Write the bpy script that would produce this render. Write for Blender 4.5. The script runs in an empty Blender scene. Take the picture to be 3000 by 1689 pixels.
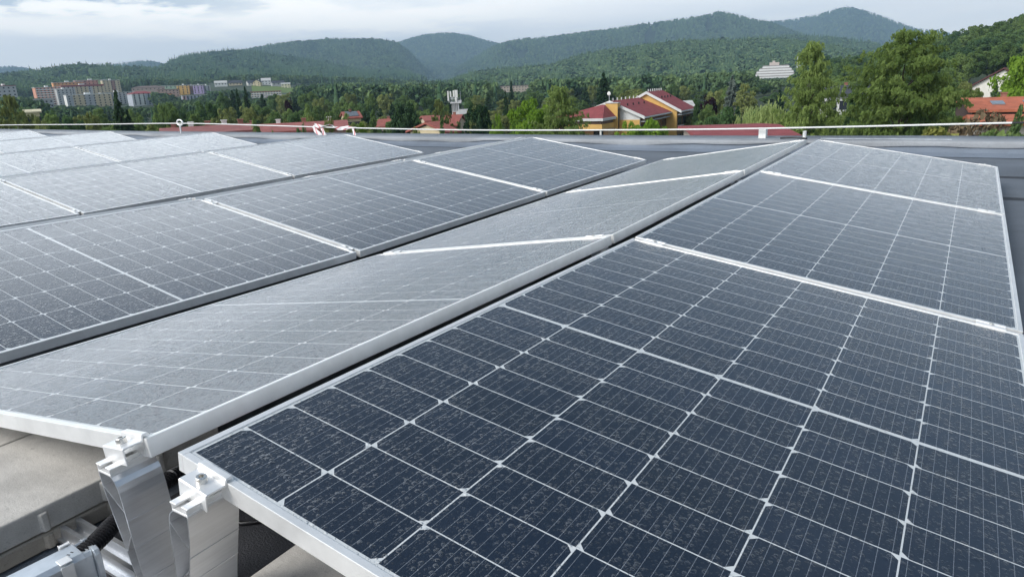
import bpy, bmesh, math, random
import numpy as np
from mathutils import Matrix, Vector, Euler

R = math.radians
random.seed(7)
scn = bpy.context.scene
COL = scn.collection

# ------------------------------------------------------------------ camera
CAM = np.array([0.9741, -0.4954, 0.5097])
ROT = (R(73.3184), R(2.2575), R(32.6319))
FPX, PW, PH = 2034.62, 3000.0, 1689.0
cam_d = bpy.data.cameras.new("camera")
cam_d.sensor_width = 36.0
cam_d.lens = 36.0 * FPX / PW
cam_d.clip_start = 0.02
cam_d.clip_end = 40000
cam = bpy.data.objects.new("camera", cam_d)
cam.location = CAM
cam.rotation_euler = ROT
COL.objects.link(cam)
scn.camera = cam
MC = np.array(Euler(ROT, 'XYZ').to_matrix())

# ------------------------------------------------------------------ light and exposure
SUN_EL, SUN_DIR = R(42), (-0.42, -0.91)
SKY_STRENGTH = 0.10
sun_d = bpy.data.lights.new("sun", 'SUN')
sun_d.energy = 2.6
sun_d.angle = R(30)
sun_d.color = (1.0, 0.97, 0.92)
sun = bpy.data.objects.new("sun", sun_d)
COL.objects.link(sun)
sv = Vector((SUN_DIR[0], SUN_DIR[1], 0)).normalized() * math.cos(SUN_EL) + Vector((0, 0, math.sin(SUN_EL)))
sun.rotation_euler = sv.to_track_quat('Z', 'Y').to_euler()
sun.location = (0, -20, 30)
scn.view_settings.view_transform = 'Standard'
scn.view_settings.look = 'None'
scn.view_settings.exposure = 0.22
scn.view_settings.gamma = 1.0
scn.cycles.max_bounces = 6
scn.cycles.volume_bounces = 0
scn.cycles.transparent_max_bounces = 8
scn.cycles.use_adaptive_sampling = True


class NT:
    """small helper for writing node trees"""
    def __init__(self, tree):
        self.t = tree
        tree.nodes.clear()

    def n(self, kind, **kw):
        nd = self.t.nodes.new(kind)
        for k, v in kw.items():
            setattr(nd, k, v)
        return nd

    def link(self, a, b):
        self.t.links.new(a, b)

    def put(self, sock, v):
        if v is None:
            return
        if isinstance(v, bpy.types.NodeSocket):
            self.link(v, sock)
        else:
            if sock.type == 'RGBA' and len(v) == 3:
                v = (*v, 1)
            sock.default_value = v

    def m(self, op, a, b=None, c=None, clamp=False):
        nd = self.n('ShaderNodeMath', operation=op, use_clamp=clamp)
        for i, v in enumerate((a, b, c)):
            if v is not None:
                self.put(nd.inputs[i], v)
        return nd.outputs[0]

    def mix(self, f, a, b, blend='MIX'):
        nd = self.n('ShaderNodeMix', data_type='RGBA', blend_type=blend)
        nd.clamp_factor = True
        self.put(nd.inputs[0], f)
        self.put(nd.inputs[6], a)
        self.put(nd.inputs[7], b)
        return nd.outputs[2]

    def noise(self, vec, scale, detail=3, rough=.55, dim='3D'):
        nd = self.n('ShaderNodeTexNoise', noise_dimensions=dim)
        self.put(nd.inputs['Vector'], vec)
        nd.inputs['Scale'].default_value = scale
        nd.inputs['Detail'].default_value = detail
        nd.inputs['Roughness'].default_value = rough
        return nd.outputs['Fac']

    def ramp(self, f, stops, interp='LINEAR'):
        nd = self.n('ShaderNodeValToRGB')
        cr = nd.color_ramp
        cr.interpolation = interp
        while len(cr.elements) < len(stops):
            cr.elements.new(0.5)
        for e, (p, c) in zip(cr.elements, stops):
            e.position = p
            e.color = (c, c, c, 1) if isinstance(c, (int, float)) else (*c, 1)
        self.put(nd.inputs[0], f)
        return nd.outputs[0]

    def sstep(self, v, lo, hi):
        nd = self.n('ShaderNodeMapRange', interpolation_type='SMOOTHSTEP')
        self.put(nd.inputs[0], v)
        nd.inputs[1].default_value = lo
        nd.inputs[2].default_value = hi
        return nd.outputs[0]


# ------------------------------------------------------------------ sky (world): thin overcast with brighter gaps
world = bpy.data.worlds.new("World")
scn.world = world
world.use_nodes = True
w = NT(world.node_tree)
sky = w.n('ShaderNodeTexSky', sky_type='NISHITA')
sky.sun_disc = False
sky.sun_elevation = SUN_EL
sky.sun_rotation = math.atan2(SUN_DIR[0], SUN_DIR[1])
sky.air_density = 1.2
sky.dust_density = 2.0
tc = w.n('ShaderNodeTexCoord')
sp = w.n('ShaderNodeSeparateXYZ')
w.link(tc.outputs['Generated'], sp.inputs[0])
dx, dy, dz = sp.outputs
el = w.m('MAXIMUM', dz, 0.0)
den = w.m('ADD', el, 0.10)
cv = w.n('ShaderNodeCombineXYZ')
w.put(cv.inputs[0], w.m('DIVIDE', dx, den))
w.put(cv.inputs[1], w.m('DIVIDE', dy, den))
n1 = w.noise(cv.outputs[0], 0.62, 6, .55)
n2 = w.noise(cv.outputs[0], 1.7, 5, .6)
# az: 0 straight ahead of the roof corner view, + to the right
vdx, vdy = -math.sin(ROT[2]), math.cos(ROT[2])
lat = w.m('ADD', w.m('MULTIPLY', dx, vdy), w.m('MULTIPLY', dy, -vdx))     # right of the valley
fwd = w.m('ADD', w.m('MULTIPLY', dx, vdx), w.m('MULTIPLY', dy, vdy))
base = w.mix(w.sstep(n1, .38, .62), (13.2, 13.4, 13.4), (14.4, 14.3, 14.1))
# a bright break in the cloud low over the left of the valley
e_j = w.m('ADD', el, w.m('MULTIPLY', w.m('SUBTRACT', n2, .5), .075))
band = w.m('MULTIPLY', w.sstep(e_j, .058, .085), w.m('SUBTRACT', 1.0, w.sstep(e_j, .088, .118)))
band = w.m('MULTIPLY', band, w.m('SUBTRACT', 1.0, w.sstep(lat, -.12, .20)))
band = w.m('MULTIPLY', band, w.sstep(fwd, .3, .6))
base = w.mix(w.m('MULTIPLY', band, 1.0), base, (17.5, 16.8, 15.6))
# darker grey-blue cloud patches higher up on the left
dk = w.m('MULTIPLY', w.sstep(n2, .43, .54), w.m('SUBTRACT', 1.0, w.sstep(lat, -.46, -.20)))
dk = w.m('MULTIPLY', dk, w.m('MULTIPLY', w.sstep(el, .082, .105), w.m('SUBTRACT', 1.0, w.sstep(el, .15, .2))))
base = w.mix(w.m('MULTIPLY', dk, .85), base, (6.0, 7.3, 8.4))
# unseen sky shaped for the panel reflections: bright left, greyer right, dark blue overhead
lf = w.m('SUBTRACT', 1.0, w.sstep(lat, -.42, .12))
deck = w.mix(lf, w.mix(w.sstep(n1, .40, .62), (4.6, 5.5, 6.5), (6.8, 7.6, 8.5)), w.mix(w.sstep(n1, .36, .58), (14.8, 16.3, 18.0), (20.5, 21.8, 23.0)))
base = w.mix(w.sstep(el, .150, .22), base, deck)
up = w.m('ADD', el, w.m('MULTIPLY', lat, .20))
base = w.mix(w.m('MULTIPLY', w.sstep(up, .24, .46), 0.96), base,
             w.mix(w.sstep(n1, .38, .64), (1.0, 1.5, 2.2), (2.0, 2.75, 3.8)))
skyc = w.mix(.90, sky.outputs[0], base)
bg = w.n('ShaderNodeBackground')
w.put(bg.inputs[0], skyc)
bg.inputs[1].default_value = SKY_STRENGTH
wo = w.n('ShaderNodeOutputWorld')
w.link(bg.outputs[0], wo.inputs[0])


# ------------------------------------------------------------------ places read off the valley
def ray(px, py):
    return MC @ np.array([(px - PW / 2) / FPX, (PH / 2 - py) / FPX, -1.0])


def at(px, py, dist):
    """world point seen in that direction at a horizontal distance in metres"""
    r = ray(px, py)
    return CAM + r * (dist / math.hypot(r[0], r[1]))


def on_y(px, py, y):
    r = ray(px, py)
    return CAM + r * ((y - CAM[1]) / r[1])


def on_z(px, py, z):
    r = ray(px, py)
    return CAM + r * ((z - CAM[2]) / r[2])


def horizon(px):
    return 296.5 - px * 0.04113


# ------------------------------------------------------------------ tagging and mesh helpers
def tag(o, label=None, cat=None, group=None, kind=None):
    if label:
        o['label'] = label
    if cat:
        o['category'] = cat
    if group:
        o['group'] = group
    if kind:
        o['kind'] = kind
    return o


def empty(name, loc=(0, 0, 0), rz=0.0, parent=None):
    o = bpy.data.objects.new(name, None)
    o.empty_display_size = .1
    o.location = loc
    o.rotation_euler = (0, 0, rz)
    if parent:
        o.parent = parent
    COL.objects.link(o)
    return o


def copy_tree(o, parent=None):
    c = o.copy()
    COL.objects.link(c)
    c.parent = parent
    for ch in list(o.children):
        copy_tree(ch, c)
    return c


class MB:
    def __init__(self):
        self.v, self.f, self.s = [], [], []

    def add(self, vs, fs, smooth=False):
        b = len(self.v)
        self.v += [tuple(p) for p in vs]
        self.f += [tuple(b + i for i in f) for f in fs]
        self.s += [smooth] * len(fs)
        return self

    def box(self, x0, x1, y0, y1, z0, z1, M=None):
        vs = [Vector(p) for p in ((x0, y0, z0), (x1, y0, z0), (x1, y1, z0), (x0, y1, z0),
                                  (x0, y0, z1), (x1, y0, z1), (x1, y1, z1), (x0, y1, z1))]
        if M is not None:
            vs = [M @ p for p in vs]
        return self.add(vs, [(3, 2, 1, 0), (4, 5, 6, 7), (0, 1, 5, 4), (1, 2, 6, 5), (2, 3, 7, 6), (3, 0, 4, 7)])

    def prism(self, prof, axis, a, b, M=None, smooth=False):
        """closed 2-D profile extruded from a to b; axis 'y': prof is (x,z); 'x': (y,z); 'z': (x,y)"""
        n = len(prof)
        vs = []
        for t in (a, b):
            for p, q in prof:
                vs.append(Vector({'y': (p, t, q), 'x': (t, p, q), 'z': (p, q, t)}[axis]))
        if M is not None:
            vs = [M @ p for p in vs]
        fs = [tuple(range(n))[::-1], tuple(range(n, 2 * n))]
        bb = len(self.v)
        self.add(vs, fs)
        self.f += [tuple(bb + i for i in (k, (k + 1) % n, n + (k + 1) % n, n + k)) for k in range(n)]
        self.s += [smooth] * n
        return self

    def tube(self, pts, r, n=10, caps=True, radii=None):
        pts = [Vector(p) for p in pts]
        vs, fs = [], []
        up = Vector((0, 0, 1))
        for i, p in enumerate(pts):
            d = (pts[min(i + 1, len(pts) - 1)] - pts[max(i - 1, 0)]).normalized()
            a = d.cross(up)
            if a.length < 1e-3:
                a = d.cross(Vector((1, 0, 0)))
            a.normalize()
            b = a.cross(d).normalized()
            rr = radii[i] if radii else r
            for k in range(n):
                t = 2 * math.pi * k / n
                vs.append(p + a * (rr * math.cos(t)) + b * (rr * math.sin(t)))
        for i in range(len(pts) - 1):
            for k in range(n):
                fs.append((i * n + k, i * n + (k + 1) % n, (i + 1) * n + (k + 1) % n, (i + 1) * n + k))
        self.add(vs, fs, True)
        if caps:
            self.add(vs[:n], [tuple(range(n))[::-1]])
            self.add(vs[-n:], [tuple(range(n))])
        return self

    def cyl(self, c, r, h, n=20, axis=(0, 0, 1), r2=None):
        c, ax = Vector(c), Vector(axis).normalized()
        return self.tube([c, c + ax * h], r, n, True, [r, r if r2 is None else r2])

    def build(self, name, mat, parent=None, bevel=0, seg=2, ang=40):
        me = bpy.data.meshes.new(name)
        me.from_pydata(self.v, [], self.f)
        me.polygons.foreach_set('use_smooth', self.s)
        me.update()
        o = bpy.data.objects.new(name, me)
        if mat:
            me.materials.append(mat)
        if bevel:
            bm = bmesh.new()
            bm.from_mesh(me)
            bmesh.ops.remove_doubles(bm, verts=bm.verts, dist=1e-6)
            es = [e for e in bm.edges if len(e.link_faces) == 2 and e.calc_face_angle(0) > R(ang)]
            bmesh.ops.bevel(bm, geom=es, offset=bevel, segments=seg, affect='EDGES', profile=.5, clamp_overlap=True)
            bm.to_mesh(me)
            bm.free()
        if parent:
            o.parent = parent
        COL.objects.link(o)
        return o


def np_mesh(name, V, F, mat, attr=None, smooth=False, link=False, parent=None):
    """fast mesh from numpy arrays; F is (n,3) or (n,4); attr: per-face tint value"""
    me = bpy.data.meshes.new(name)
    nv, nf, k = len(V), len(F), F.shape[1]
    me.vertices.add(nv)
    me.vertices.foreach_set('co', np.ascontiguousarray(V, dtype=np.float32).ravel())
    me.loops.add(nf * k)
    me.loops.foreach_set('vertex_index', np.ascontiguousarray(F, dtype=np.int32).ravel())
    me.polygons.add(nf)
    me.polygons.foreach_set('loop_start', np.arange(0, nf * k, k, dtype=np.int32))
    if smooth:
        me.polygons.foreach_set('use_smooth', np.ones(nf, dtype=bool))
    me.update(calc_edges=True)
    if attr is not None:
        a = me.attributes.new('tint', 'FLOAT', 'FACE')
        a.data.foreach_set('value', np.ascontiguousarray(attr, dtype=np.float32))
    me.materials.append(mat)
    if not link:
        return me
    o = bpy.data.objects.new(name, me)
    if parent:
        o.parent = parent
    COL.objects.link(o)
    return o


# ------------------------------------------------------------------ materials
def mat_new(name):
    m = bpy.data.materials.new(name)
    m.use_nodes = True
    t = NT(m.node_tree)
    out = t.n('ShaderNodeOutputMaterial')
    b = t.n('ShaderNodeBsdfPrincipled')
    t.link(b.outputs[0], out.inputs[0])
    return m, t, b


def simple(name, col, rough=.6, metal=0.0, var=.12, scale=8.0, bump=0.0, bscale=None, spec=.5, detail=4):
    m, t, b = mat_new(name)
    g = t.n('ShaderNodeNewGeometry')
    n = t.noise(g.outputs['Position'], scale, detail, .6)
    c0 = tuple(max(0, c * (1 - var)) for c in col)
    c1 = tuple(min(1, c * (1 + var)) for c in col)
    t.put(b.inputs['Base Color'], t.mix(t.sstep(n, .3, .7), c0, c1))
    b.inputs['Roughness'].default_value = rough
    b.inputs['Metallic'].default_value = metal
    b.inputs['Specular IOR Level'].default_value = spec
    if bump:
        bp = t.n('ShaderNodeBump')
        bp.inputs['Strength'].default_value = .8
        bp.inputs['Distance'].default_value = bump
        t.put(bp.inputs['Height'], t.noise(g.outputs['Position'], bscale or scale * 4, 5, .65))
        t.link(bp.outputs[0], b.inputs['Normal'])
    return m


PAN_W, PAN_P, FRAME_H = 1.134, 1.697, 0.032
LIP = 0.0115
CELL = 0.182
COLP = 0.1838          # column pitch
ROWP = 0.0919          # half-cell pitch
MIDG = 0.0110          # gap between the two halves


def panel_glass_mat():
    m, t, b = mat_new('solar_glass')
    tco = t.n('ShaderNodeTexCoord')
    s = t.n('ShaderNodeSeparateXYZ')
    t.link(tco.outputs['Object'], s.inputs[0])
    x, y = s.outputs[0], s.outputs[1]
    # columns
    xc = t.m('ADD', x, COLP * 3)
    ci = t.m('FLOOR', t.m('DIVIDE', xc, COLP))
    xf = t.m('SUBTRACT', t.m('SUBTRACT', xc, t.m('MULTIPLY', ci, COLP)), COLP / 2)      # -.. +..
    ax = t.m('ABSOLUTE', xf)
    # rows, mirrored about the middle gap
    ay0 = t.m('SUBTRACT', t.m('ABSOLUTE', y), MIDG / 2 - .0010)
    ri = t.m('FLOOR', t.m('DIVIDE', ay0, ROWP))
    yl = t.m('SUBTRACT', t.m('SUBTRACT', ay0, t.m('MULTIPLY', ri, ROWP)), ROWP / 2)
    ay = t.m('ABSOLUTE', yl)
    hw, hh = COLP / 2 - .0012, ROWP / 2 - .0011
    inx = t.m('LESS_THAN', ax, hw)
    iny = t.m('LESS_THAN', ay, hh)
    inside = t.m('MULTIPLY', inx, iny)
    lim = t.m('MULTIPLY', t.m('LESS_THAN', t.m('ABSOLUTE', x), COLP * 3), t.m('LESS_THAN', ay0, ROWP * 9))
    lim = t.m('MULTIPLY', lim, t.m('GREATER_THAN', ay0, 0.0))
    inside = t.m('MULTIPLY', inside, lim)
    # chamfered corners on one long side of each half cell, side alternating by column and by panel half
    sgn = t.m('SUBTRACT', t.m('MULTIPLY', t.m('MODULO', ci, 2.0), 2.0), 1.0)
    ysg = t.m('MULTIPLY', yl, sgn)
    cham = t.m('LESS_THAN', t.m('ADD', ax, ysg), hw + hh - .0105)
    inside = t.m('MULTIPLY', inside, cham)
    # bus wires along the panel with solder dots
    bp_ = CELL / 10
    bx = t.m('SUBTRACT', t.m('MODULO', t.m('ADD', xf, CELL / 2 + 4 * bp_), bp_), bp_ / 2)
    wire = t.m('LESS_THAN', t.m('ABSOLUTE', bx), .00032)
    dotp = ROWP / 6
    dyv = t.m('SUBTRACT', t.m('MODULO', t.m('ADD', yl, ROWP), dotp), dotp / 2)
    dot = t.m('LESS_THAN', t.m('ADD', t.m('POWER', bx, 2.0), t.m('POWER', dyv, 2.0)), .0008 ** 2)
    wire = t.m('MULTIPLY', t.m('MAXIMUM', wire, dot), inside)
    g = t.n('ShaderNodeNewGeometry')
    pos = g.outputs['Position']
    n_lo = t.noise(pos, 3.0, 4, .6)
    n_md = t.noise(pos, 26.0, 4, .6)
    cellrnd = t.n('ShaderNodeTexWhiteNoise', noise_dimensions='2D')
    cc = t.n('ShaderNodeCombineXYZ')
    t.put(cc.inputs[0], ci)
    t.put(cc.inputs[1], t.m('MULTIPLY', ri, t.m('SIGN', y)))
    t.link(cc.outputs[0], cellrnd.inputs['Vector'])
    cell = t.mix(cellrnd.outputs['Value'], (.0035, .0085, .019), (.006, .013, .029))
    cell = t.mix(t.m('MULTIPLY', wire, .55), cell, (.36, .39, .43))
    col = t.mix(inside, (.70, .72, .72), cell)
    # dried dust film, patchy
    dust = t.m('MULTIPLY', t.sstep(t.m('ADD', t.m('MULTIPLY', n_lo, .6), t.m('MULTIPLY', n_md, .4)), .40, .68), DUST)
    col = t.mix(dust, col, (.36, .42, .50))
    t.put(b.inputs['Base Color'], col)
    b.inputs['IOR'].default_value = 1.40
    b.inputs['Coat Weight'].default_value = 1.0
    b.inputs['Coat IOR'].default_value = COAT_IOR
    t.put(b.inputs['Coat Roughness'], t.m('ADD', .10, t.m('MULTIPLY', n_md, .20)))
    t.put(b.inputs['Roughness'], t.m('ADD', .13, t.m('MULTIPLY', n_md, .16)))
    b.inputs['Sheen Weight'].default_value = SHEEN
    b.inputs['Sheen Roughness'].default_value = .22
    b.inputs['Sheen Tint'].default_value = (.86, .92, 1, 1)
    # rain drops standing on the glass
    def drops(scale, rad, keep, rnd=1.0):
        vo = t.n('ShaderNodeTexVoronoi', feature='F1')
        vo.inputs['Scale'].default_value = scale
        vo.inputs['Randomness'].default_value = rnd
        wv = t.n('ShaderNodeVectorMath', operation='ADD')
        t.link(pos, wv.inputs[0])
        wn = t.n('ShaderNodeTexNoise')
        wn.inputs['Scale'].default_value = 220
        t.link(pos, wn.inputs['Vector'])
        ws = t.n('ShaderNodeVectorMath', operation='SCALE')
        t.link(wn.outputs['Color'], ws.inputs[0])
        ws.inputs['Scale'].default_value = .0035
        t.link(ws.outputs[0], wv.inputs[1])
        t.link(wv.outputs[0], vo.inputs['Vector'])
        sc = t.n('ShaderNodeSeparateColor')
        t.link(vo.outputs['Color'], sc.inputs[0])
        rr = t.m('MULTIPLY', t.m('MULTIPLY', t.m('ADD', .55, t.m('MULTIPLY', sc.outputs[1], .45)), rad), t.m('GREATER_THAN', sc.outputs[0], keep))
        q = t.m('SUBTRACT', 1.0, t.m('DIVIDE', vo.outputs['Distance'], t.m('ADD', rr, .001)), clamp=True)
        return t.m('SQRT', t.m('SUBTRACT', 1.0, t.m('POWER', t.m('SUBTRACT', 1.0, q), 2.0)), clamp=True)
    d1 = drops(92, .47, .22)
    d2 = drops(210, .46, .40)
    h = t.m('MAXIMUM', t.m('MULTIPLY', d1, 1.0), t.m('MULTIPLY', d2, .45))
    wet = t.sstep(t.m('ADD', t.m('MULTIPLY', n_md, .7), t.m('MULTIPLY', n_lo, .3)), .36, .56)
    h = t.m('MULTIPLY', h, wet)
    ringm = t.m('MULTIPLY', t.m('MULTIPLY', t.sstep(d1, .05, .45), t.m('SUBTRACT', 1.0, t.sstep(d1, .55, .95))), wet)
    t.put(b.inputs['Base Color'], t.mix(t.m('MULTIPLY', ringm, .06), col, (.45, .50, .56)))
    bpn = t.n('ShaderNodeBump')
    bpn.inputs['Strength'].default_value = DROP_STRENGTH
    bpn.inputs['Distance'].default_value = 0.0026
    t.put(bpn.inputs['Height'], h)
    t.link(bpn.outputs[0], b.inputs['Normal'])
    bpc = t.n('ShaderNodeBump')
    bpc.inputs['Strength'].default_value = .30
    bpc.inputs['Distance'].default_value = 0.0026
    t.put(bpc.inputs['Height'], h)
    t.link(bpc.outputs[0], b.inputs['Coat Normal'])
    return m


COAT_IOR = 1.5
DUST, SHEEN, DROP_STRENGTH = .012, .06, 1.0
M_GLASS = panel_glass_mat()


def metal_mat(name, col, rough, metal, brush=None, var=.06):
    m, t, b = mat_new(name)
    tco = t.n('ShaderNodeTexCoord')
    g = t.n('ShaderNodeNewGeometry')
    n = t.noise(g.outputs['Position'], 14, 4, .6)
    v = n
    if brush:
        mp = t.n('ShaderNodeMapping')
        mp.inputs['Scale'].default_value = brush
        t.link(g.outputs['Position'], mp.inputs[0])
        v = t.m('ADD', t.m('MULTIPLY', n, .4), t.m('MULTIPLY', t.noise(mp.outputs[0], 1.0, 5, .7), .6))
        bp = t.n('ShaderNodeBump')
        bp.inputs['Strength'].default_value = .12
        bp.inputs['Distance'].default_value = .0003
        t.put(bp.inputs['Height'], t.noise(mp.outputs[0], 2.0, 5, .7))
        t.link(bp.outputs[0], b.inputs['Normal'])
    f = t.sstep(v, .3, .7)
    t.put(b.inputs['Base Color'], t.mix(f, tuple(c * (1 - var) for c in col), tuple(min(1, c * (1 + var)) for c in col)))
    t.put(b.inputs['Roughness'], t.m('ADD', rough - .05, t.m('MULTIPLY', f, .1)))
    b.inputs['Metallic'].default_value = metal
    return m


M_FRAME = metal_mat('anodised_frame', (.91, .905, .89), .38, .5)
M_CLAMP = metal_mat('clamp_aluminium', (.90, .895, .885), .38, .5)
M_MILL = metal_mat('mill_aluminium', (.80, .81, .83), .34, .92, brush=(120, 5, 120), var=.08)
M_STEEL = metal_mat('stainless_steel', (.72, .70, .66), .28, .9)
M_GALV = metal_mat('galvanised_sheet', (.66, .70, .74), .36, .75, var=.14)
M_RUBBER = simple('black_plastic', (.022, .022, .025), .32, var=.3)
M_REDCABLE = simple('red_cable', (.28, .008, .014), .4)
M_BACK = simple('panel_backsheet', (.62, .63, .64), .6)
M_ROPE = simple('white_rope', (.82, .82, .80), .7, var=.05, scale=60)
M_BLACKROPE = simple('black_rope', (.03, .03, .035), .7)


def concrete_mat(name, col, pits=1.0):
    m, t, b = mat_new(name)
    g = t.n('ShaderNodeNewGeometry')
    p = g.outputs['Position']
    n1 = t.noise(p, 9, 5, .6)
    n2 = t.noise(p, 420, 3, .6)
    n3 = t.noise(p, 95, 4, .65)
    c = t.mix(t.sstep(n1, .3, .7), tuple(v * .80 for v in col), tuple(v * 1.12 for v in col))
    c = t.mix(t.m('MULTIPLY', t.sstep(n3, .60, .72), .40 * pits), c, tuple(v * .42 for v in col))
    c = t.mix(t.m('MULTIPLY', t.sstep(n2, .40, .70), .35), c, tuple(v * .62 for v in col))
    t.put(b.inputs['Base Color'], c)
    b.inputs['Roughness'].default_value = .9
    bp = t.n('ShaderNodeBump')
    bp.inputs['Strength'].default_value = .8
    bp.inputs['Distance'].default_value = .0014
    t.put(bp.inputs['Height'], t.m('ADD', t.m('MULTIPLY', n3, 1.0), t.m('MULTIPLY', n2, .5)))
    t.link(bp.outputs[0], b.inputs['Normal'])
    return m


M_PAVER = concrete_mat('paver_concrete', (.56, .535, .50))
M_PAVER2 = concrete_mat('paver_concrete_warm', (.40, .355, .30), 1.6)


def membrane_mat(name, col, gran=.35):
    m, t, b = mat_new(name)
    g = t.n('ShaderNodeNewGeometry')
    p = g.outputs['Position']
    n1 = t.noise(p, 1.6, 5, .6)
    n2 = t.noise(p, 260, 3, .6)
    n4 = t.noise(p, 40, 3, .6)
    c = t.mix(t.sstep(n1, .32, .68), tuple(v * .78 for v in col), tuple(v * 1.18 for v in col))
    c = t.mix(t.m('MULTIPLY', t.sstep(n2, .42, .66), gran), c, tuple(min(1, v * 2.0) for v in col))
    c = t.mix(t.m('MULTIPLY', t.sstep(n4, .55, .75), .25), c, tuple(v * .6 for v in col))
    t.put(b.inputs['Base Color'], c)
    b.inputs['Roughness'].default_value = .62
    bp = t.n('ShaderNodeBump')
    bp.inputs['Strength'].default_value = .7
    bp.inputs['Distance'].default_value = .003
    t.put(bp.inputs['Height'], t.m('ADD', n2, t.m('MULTIPLY', n4, .8)))
    t.link(bp.outputs[0], b.inputs['Normal'])
    return m


M_ROOF = membrane_mat('roof_membrane', (.125, .142, .165))
M_MAT = membrane_mat('protection_mat', (.030, .031, .036), .5)
M_PARA = membrane_mat('parapet_membrane', (.150, .178, .220))
M_CAP = membrane_mat('parapet_cap', (.27, .285, .305))


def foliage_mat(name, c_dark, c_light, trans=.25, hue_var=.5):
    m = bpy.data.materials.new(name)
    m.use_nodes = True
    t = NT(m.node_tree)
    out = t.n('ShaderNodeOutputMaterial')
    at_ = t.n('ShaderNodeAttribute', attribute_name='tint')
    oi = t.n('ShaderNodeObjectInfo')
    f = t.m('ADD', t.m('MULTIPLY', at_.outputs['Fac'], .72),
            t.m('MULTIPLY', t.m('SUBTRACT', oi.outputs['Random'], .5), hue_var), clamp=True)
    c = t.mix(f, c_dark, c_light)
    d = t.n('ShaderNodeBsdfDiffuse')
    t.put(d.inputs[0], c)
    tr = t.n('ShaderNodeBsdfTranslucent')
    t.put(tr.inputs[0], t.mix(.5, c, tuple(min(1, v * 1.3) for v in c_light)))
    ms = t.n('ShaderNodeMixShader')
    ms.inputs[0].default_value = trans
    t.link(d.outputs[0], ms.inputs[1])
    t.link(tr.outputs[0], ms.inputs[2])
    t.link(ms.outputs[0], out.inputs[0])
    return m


M_LEAF = foliage_mat('leaf_mid', (.086, .150, .052), (.290, .380, .125), .40)
M_LEAF_DK = foliage_mat('leaf_dark', (.058, .116, .052), (.200, .295, .104), .38)
M_LEAF_BR = foliage_mat('leaf_bright', (.130, .235, .026), (.350, .500, .080), .35)
M_LEAF_OL = foliage_mat('leaf_olive', (.135, .165, .052), (.350, .390, .145))
M_SPRUCE = foliage_mat('spruce_needles', (.014, .036, .020), (.070, .122, .052), .1)
M_BLUESP = foliage_mat('blue_spruce_needles', (.075, .104, .086), (.220, .260, .225), .1)
M_LARCH = foliage_mat('larch_needles', (.115, .175, .048), (.360, .455, .150), .4)
M_WILLOW = foliage_mat('willow_leaf', (.270, .340, .120), (.500, .580, .250), .35)
M_PURPLE = foliage_mat('purple_leaf', (.020, .010, .015), (.075, .032, .048))
M_THUJA = foliage_mat('variegated_leaf', (.200, .210, .055), (.520, .510, .180), .3)
M_RUSSET = foliage_mat('russet_leaf', (.115, .092, .058), (.270, .205, .130), .2)
M_FOREST = foliage_mat('forest_canopy', (.036, .082, .044), (.235, .320, .130), .0, 0)
M_BARK = simple('bark', (.075, .055, .042), .9, var=.35, scale=3)
M_BIRCHBARK = simple('birch_bark', (.55, .53, .49), .8, var=.3, scale=3)


def ground_mat():
    m, t, b = mat_new('meadow_ground')
    g = t.n('ShaderNodeNewGeometry')
    n = t.noise(g.outputs['Position'], .02, 6, .6)
    n2 = t.noise(g.outputs['Position'], .4, 4, .6)
    c = t.mix(t.sstep(n, .35, .65), (.022, .040, .014), (.045, .070, .024))
    c = t.mix(t.m('MULTIPLY', n2, .5), c, (.03, .04, .018))
    t.put(b.inputs['Base Color'], c)
    b.inputs['Roughness'].default_value = .95
    return m


M_GROUND = ground_mat()
M_HILL = simple('hill_undergrowth', (.030, .050, .024), .95, var=.45, scale=.006, detail=7, spec=.1)
M_MEADOW = simple('hill_meadow', (.150, .210, .058), .95, var=.2, scale=.01, spec=.1)

# ==================================================================================================
# THE ROOF
# ==================================================================================================
ZR = -0.300
GZ = -13.0
mb = MB()
mb.box(-34, 9, -9, 7.42, GZ - .5, ZR)
roof = tag(mb.build('flat_roof', M_ROOF), kind='structure')

# welded membrane strips: each sheet is a 4 mm lap over the last
for i, (y0, y1) in enumerate(((-1.5, 4.58), (4.70, 5.55), (5.67, 6.6))):
    MB().add([(1.19, y0, ZR + .004), (9, y0, ZR + .004), (9, y1, ZR + .004), (1.19, y1, ZR + .004),
              (1.19, y0, ZR), (9, y0, ZR), (9, y1, ZR), (1.19, y1, ZR)],
             [(0, 1, 2, 3), (4, 5, 1, 0), (2, 6, 7, 3), (3, 7, 4, 0)]).build('roof_sheet', M_ROOF)
for o in [o for o in COL.objects if o.name.startswith('roof_sheet')]:
    tag(o, kind='structure')

for y_ in (4.64, 5.61):
    tag(MB().box(1.19, 9, y_ - .058, y_ + .058, ZR - .002, ZR + .0025).build('roof_seam', M_MAT), kind='structure')

# parapet along the far edge
PX = [(-34, -.135), (-18, -.150), (-13, -.176), (-9, -.182), (-5.5, -.184), (-2.9, -.187), (-.6, -.178), (.6, -.167), (1.4, -.168), (9, -.15)]
para = empty('parapet_wall', (-4, 7.2, ZR))
tag(para, 'low grey roof parapet with pale cap running along the far edge of the roof', 'parapet')


def para_z(x):
    return float(np.interp(x, [p[0] for p in PX], [p[1] for p in PX]))


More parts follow.
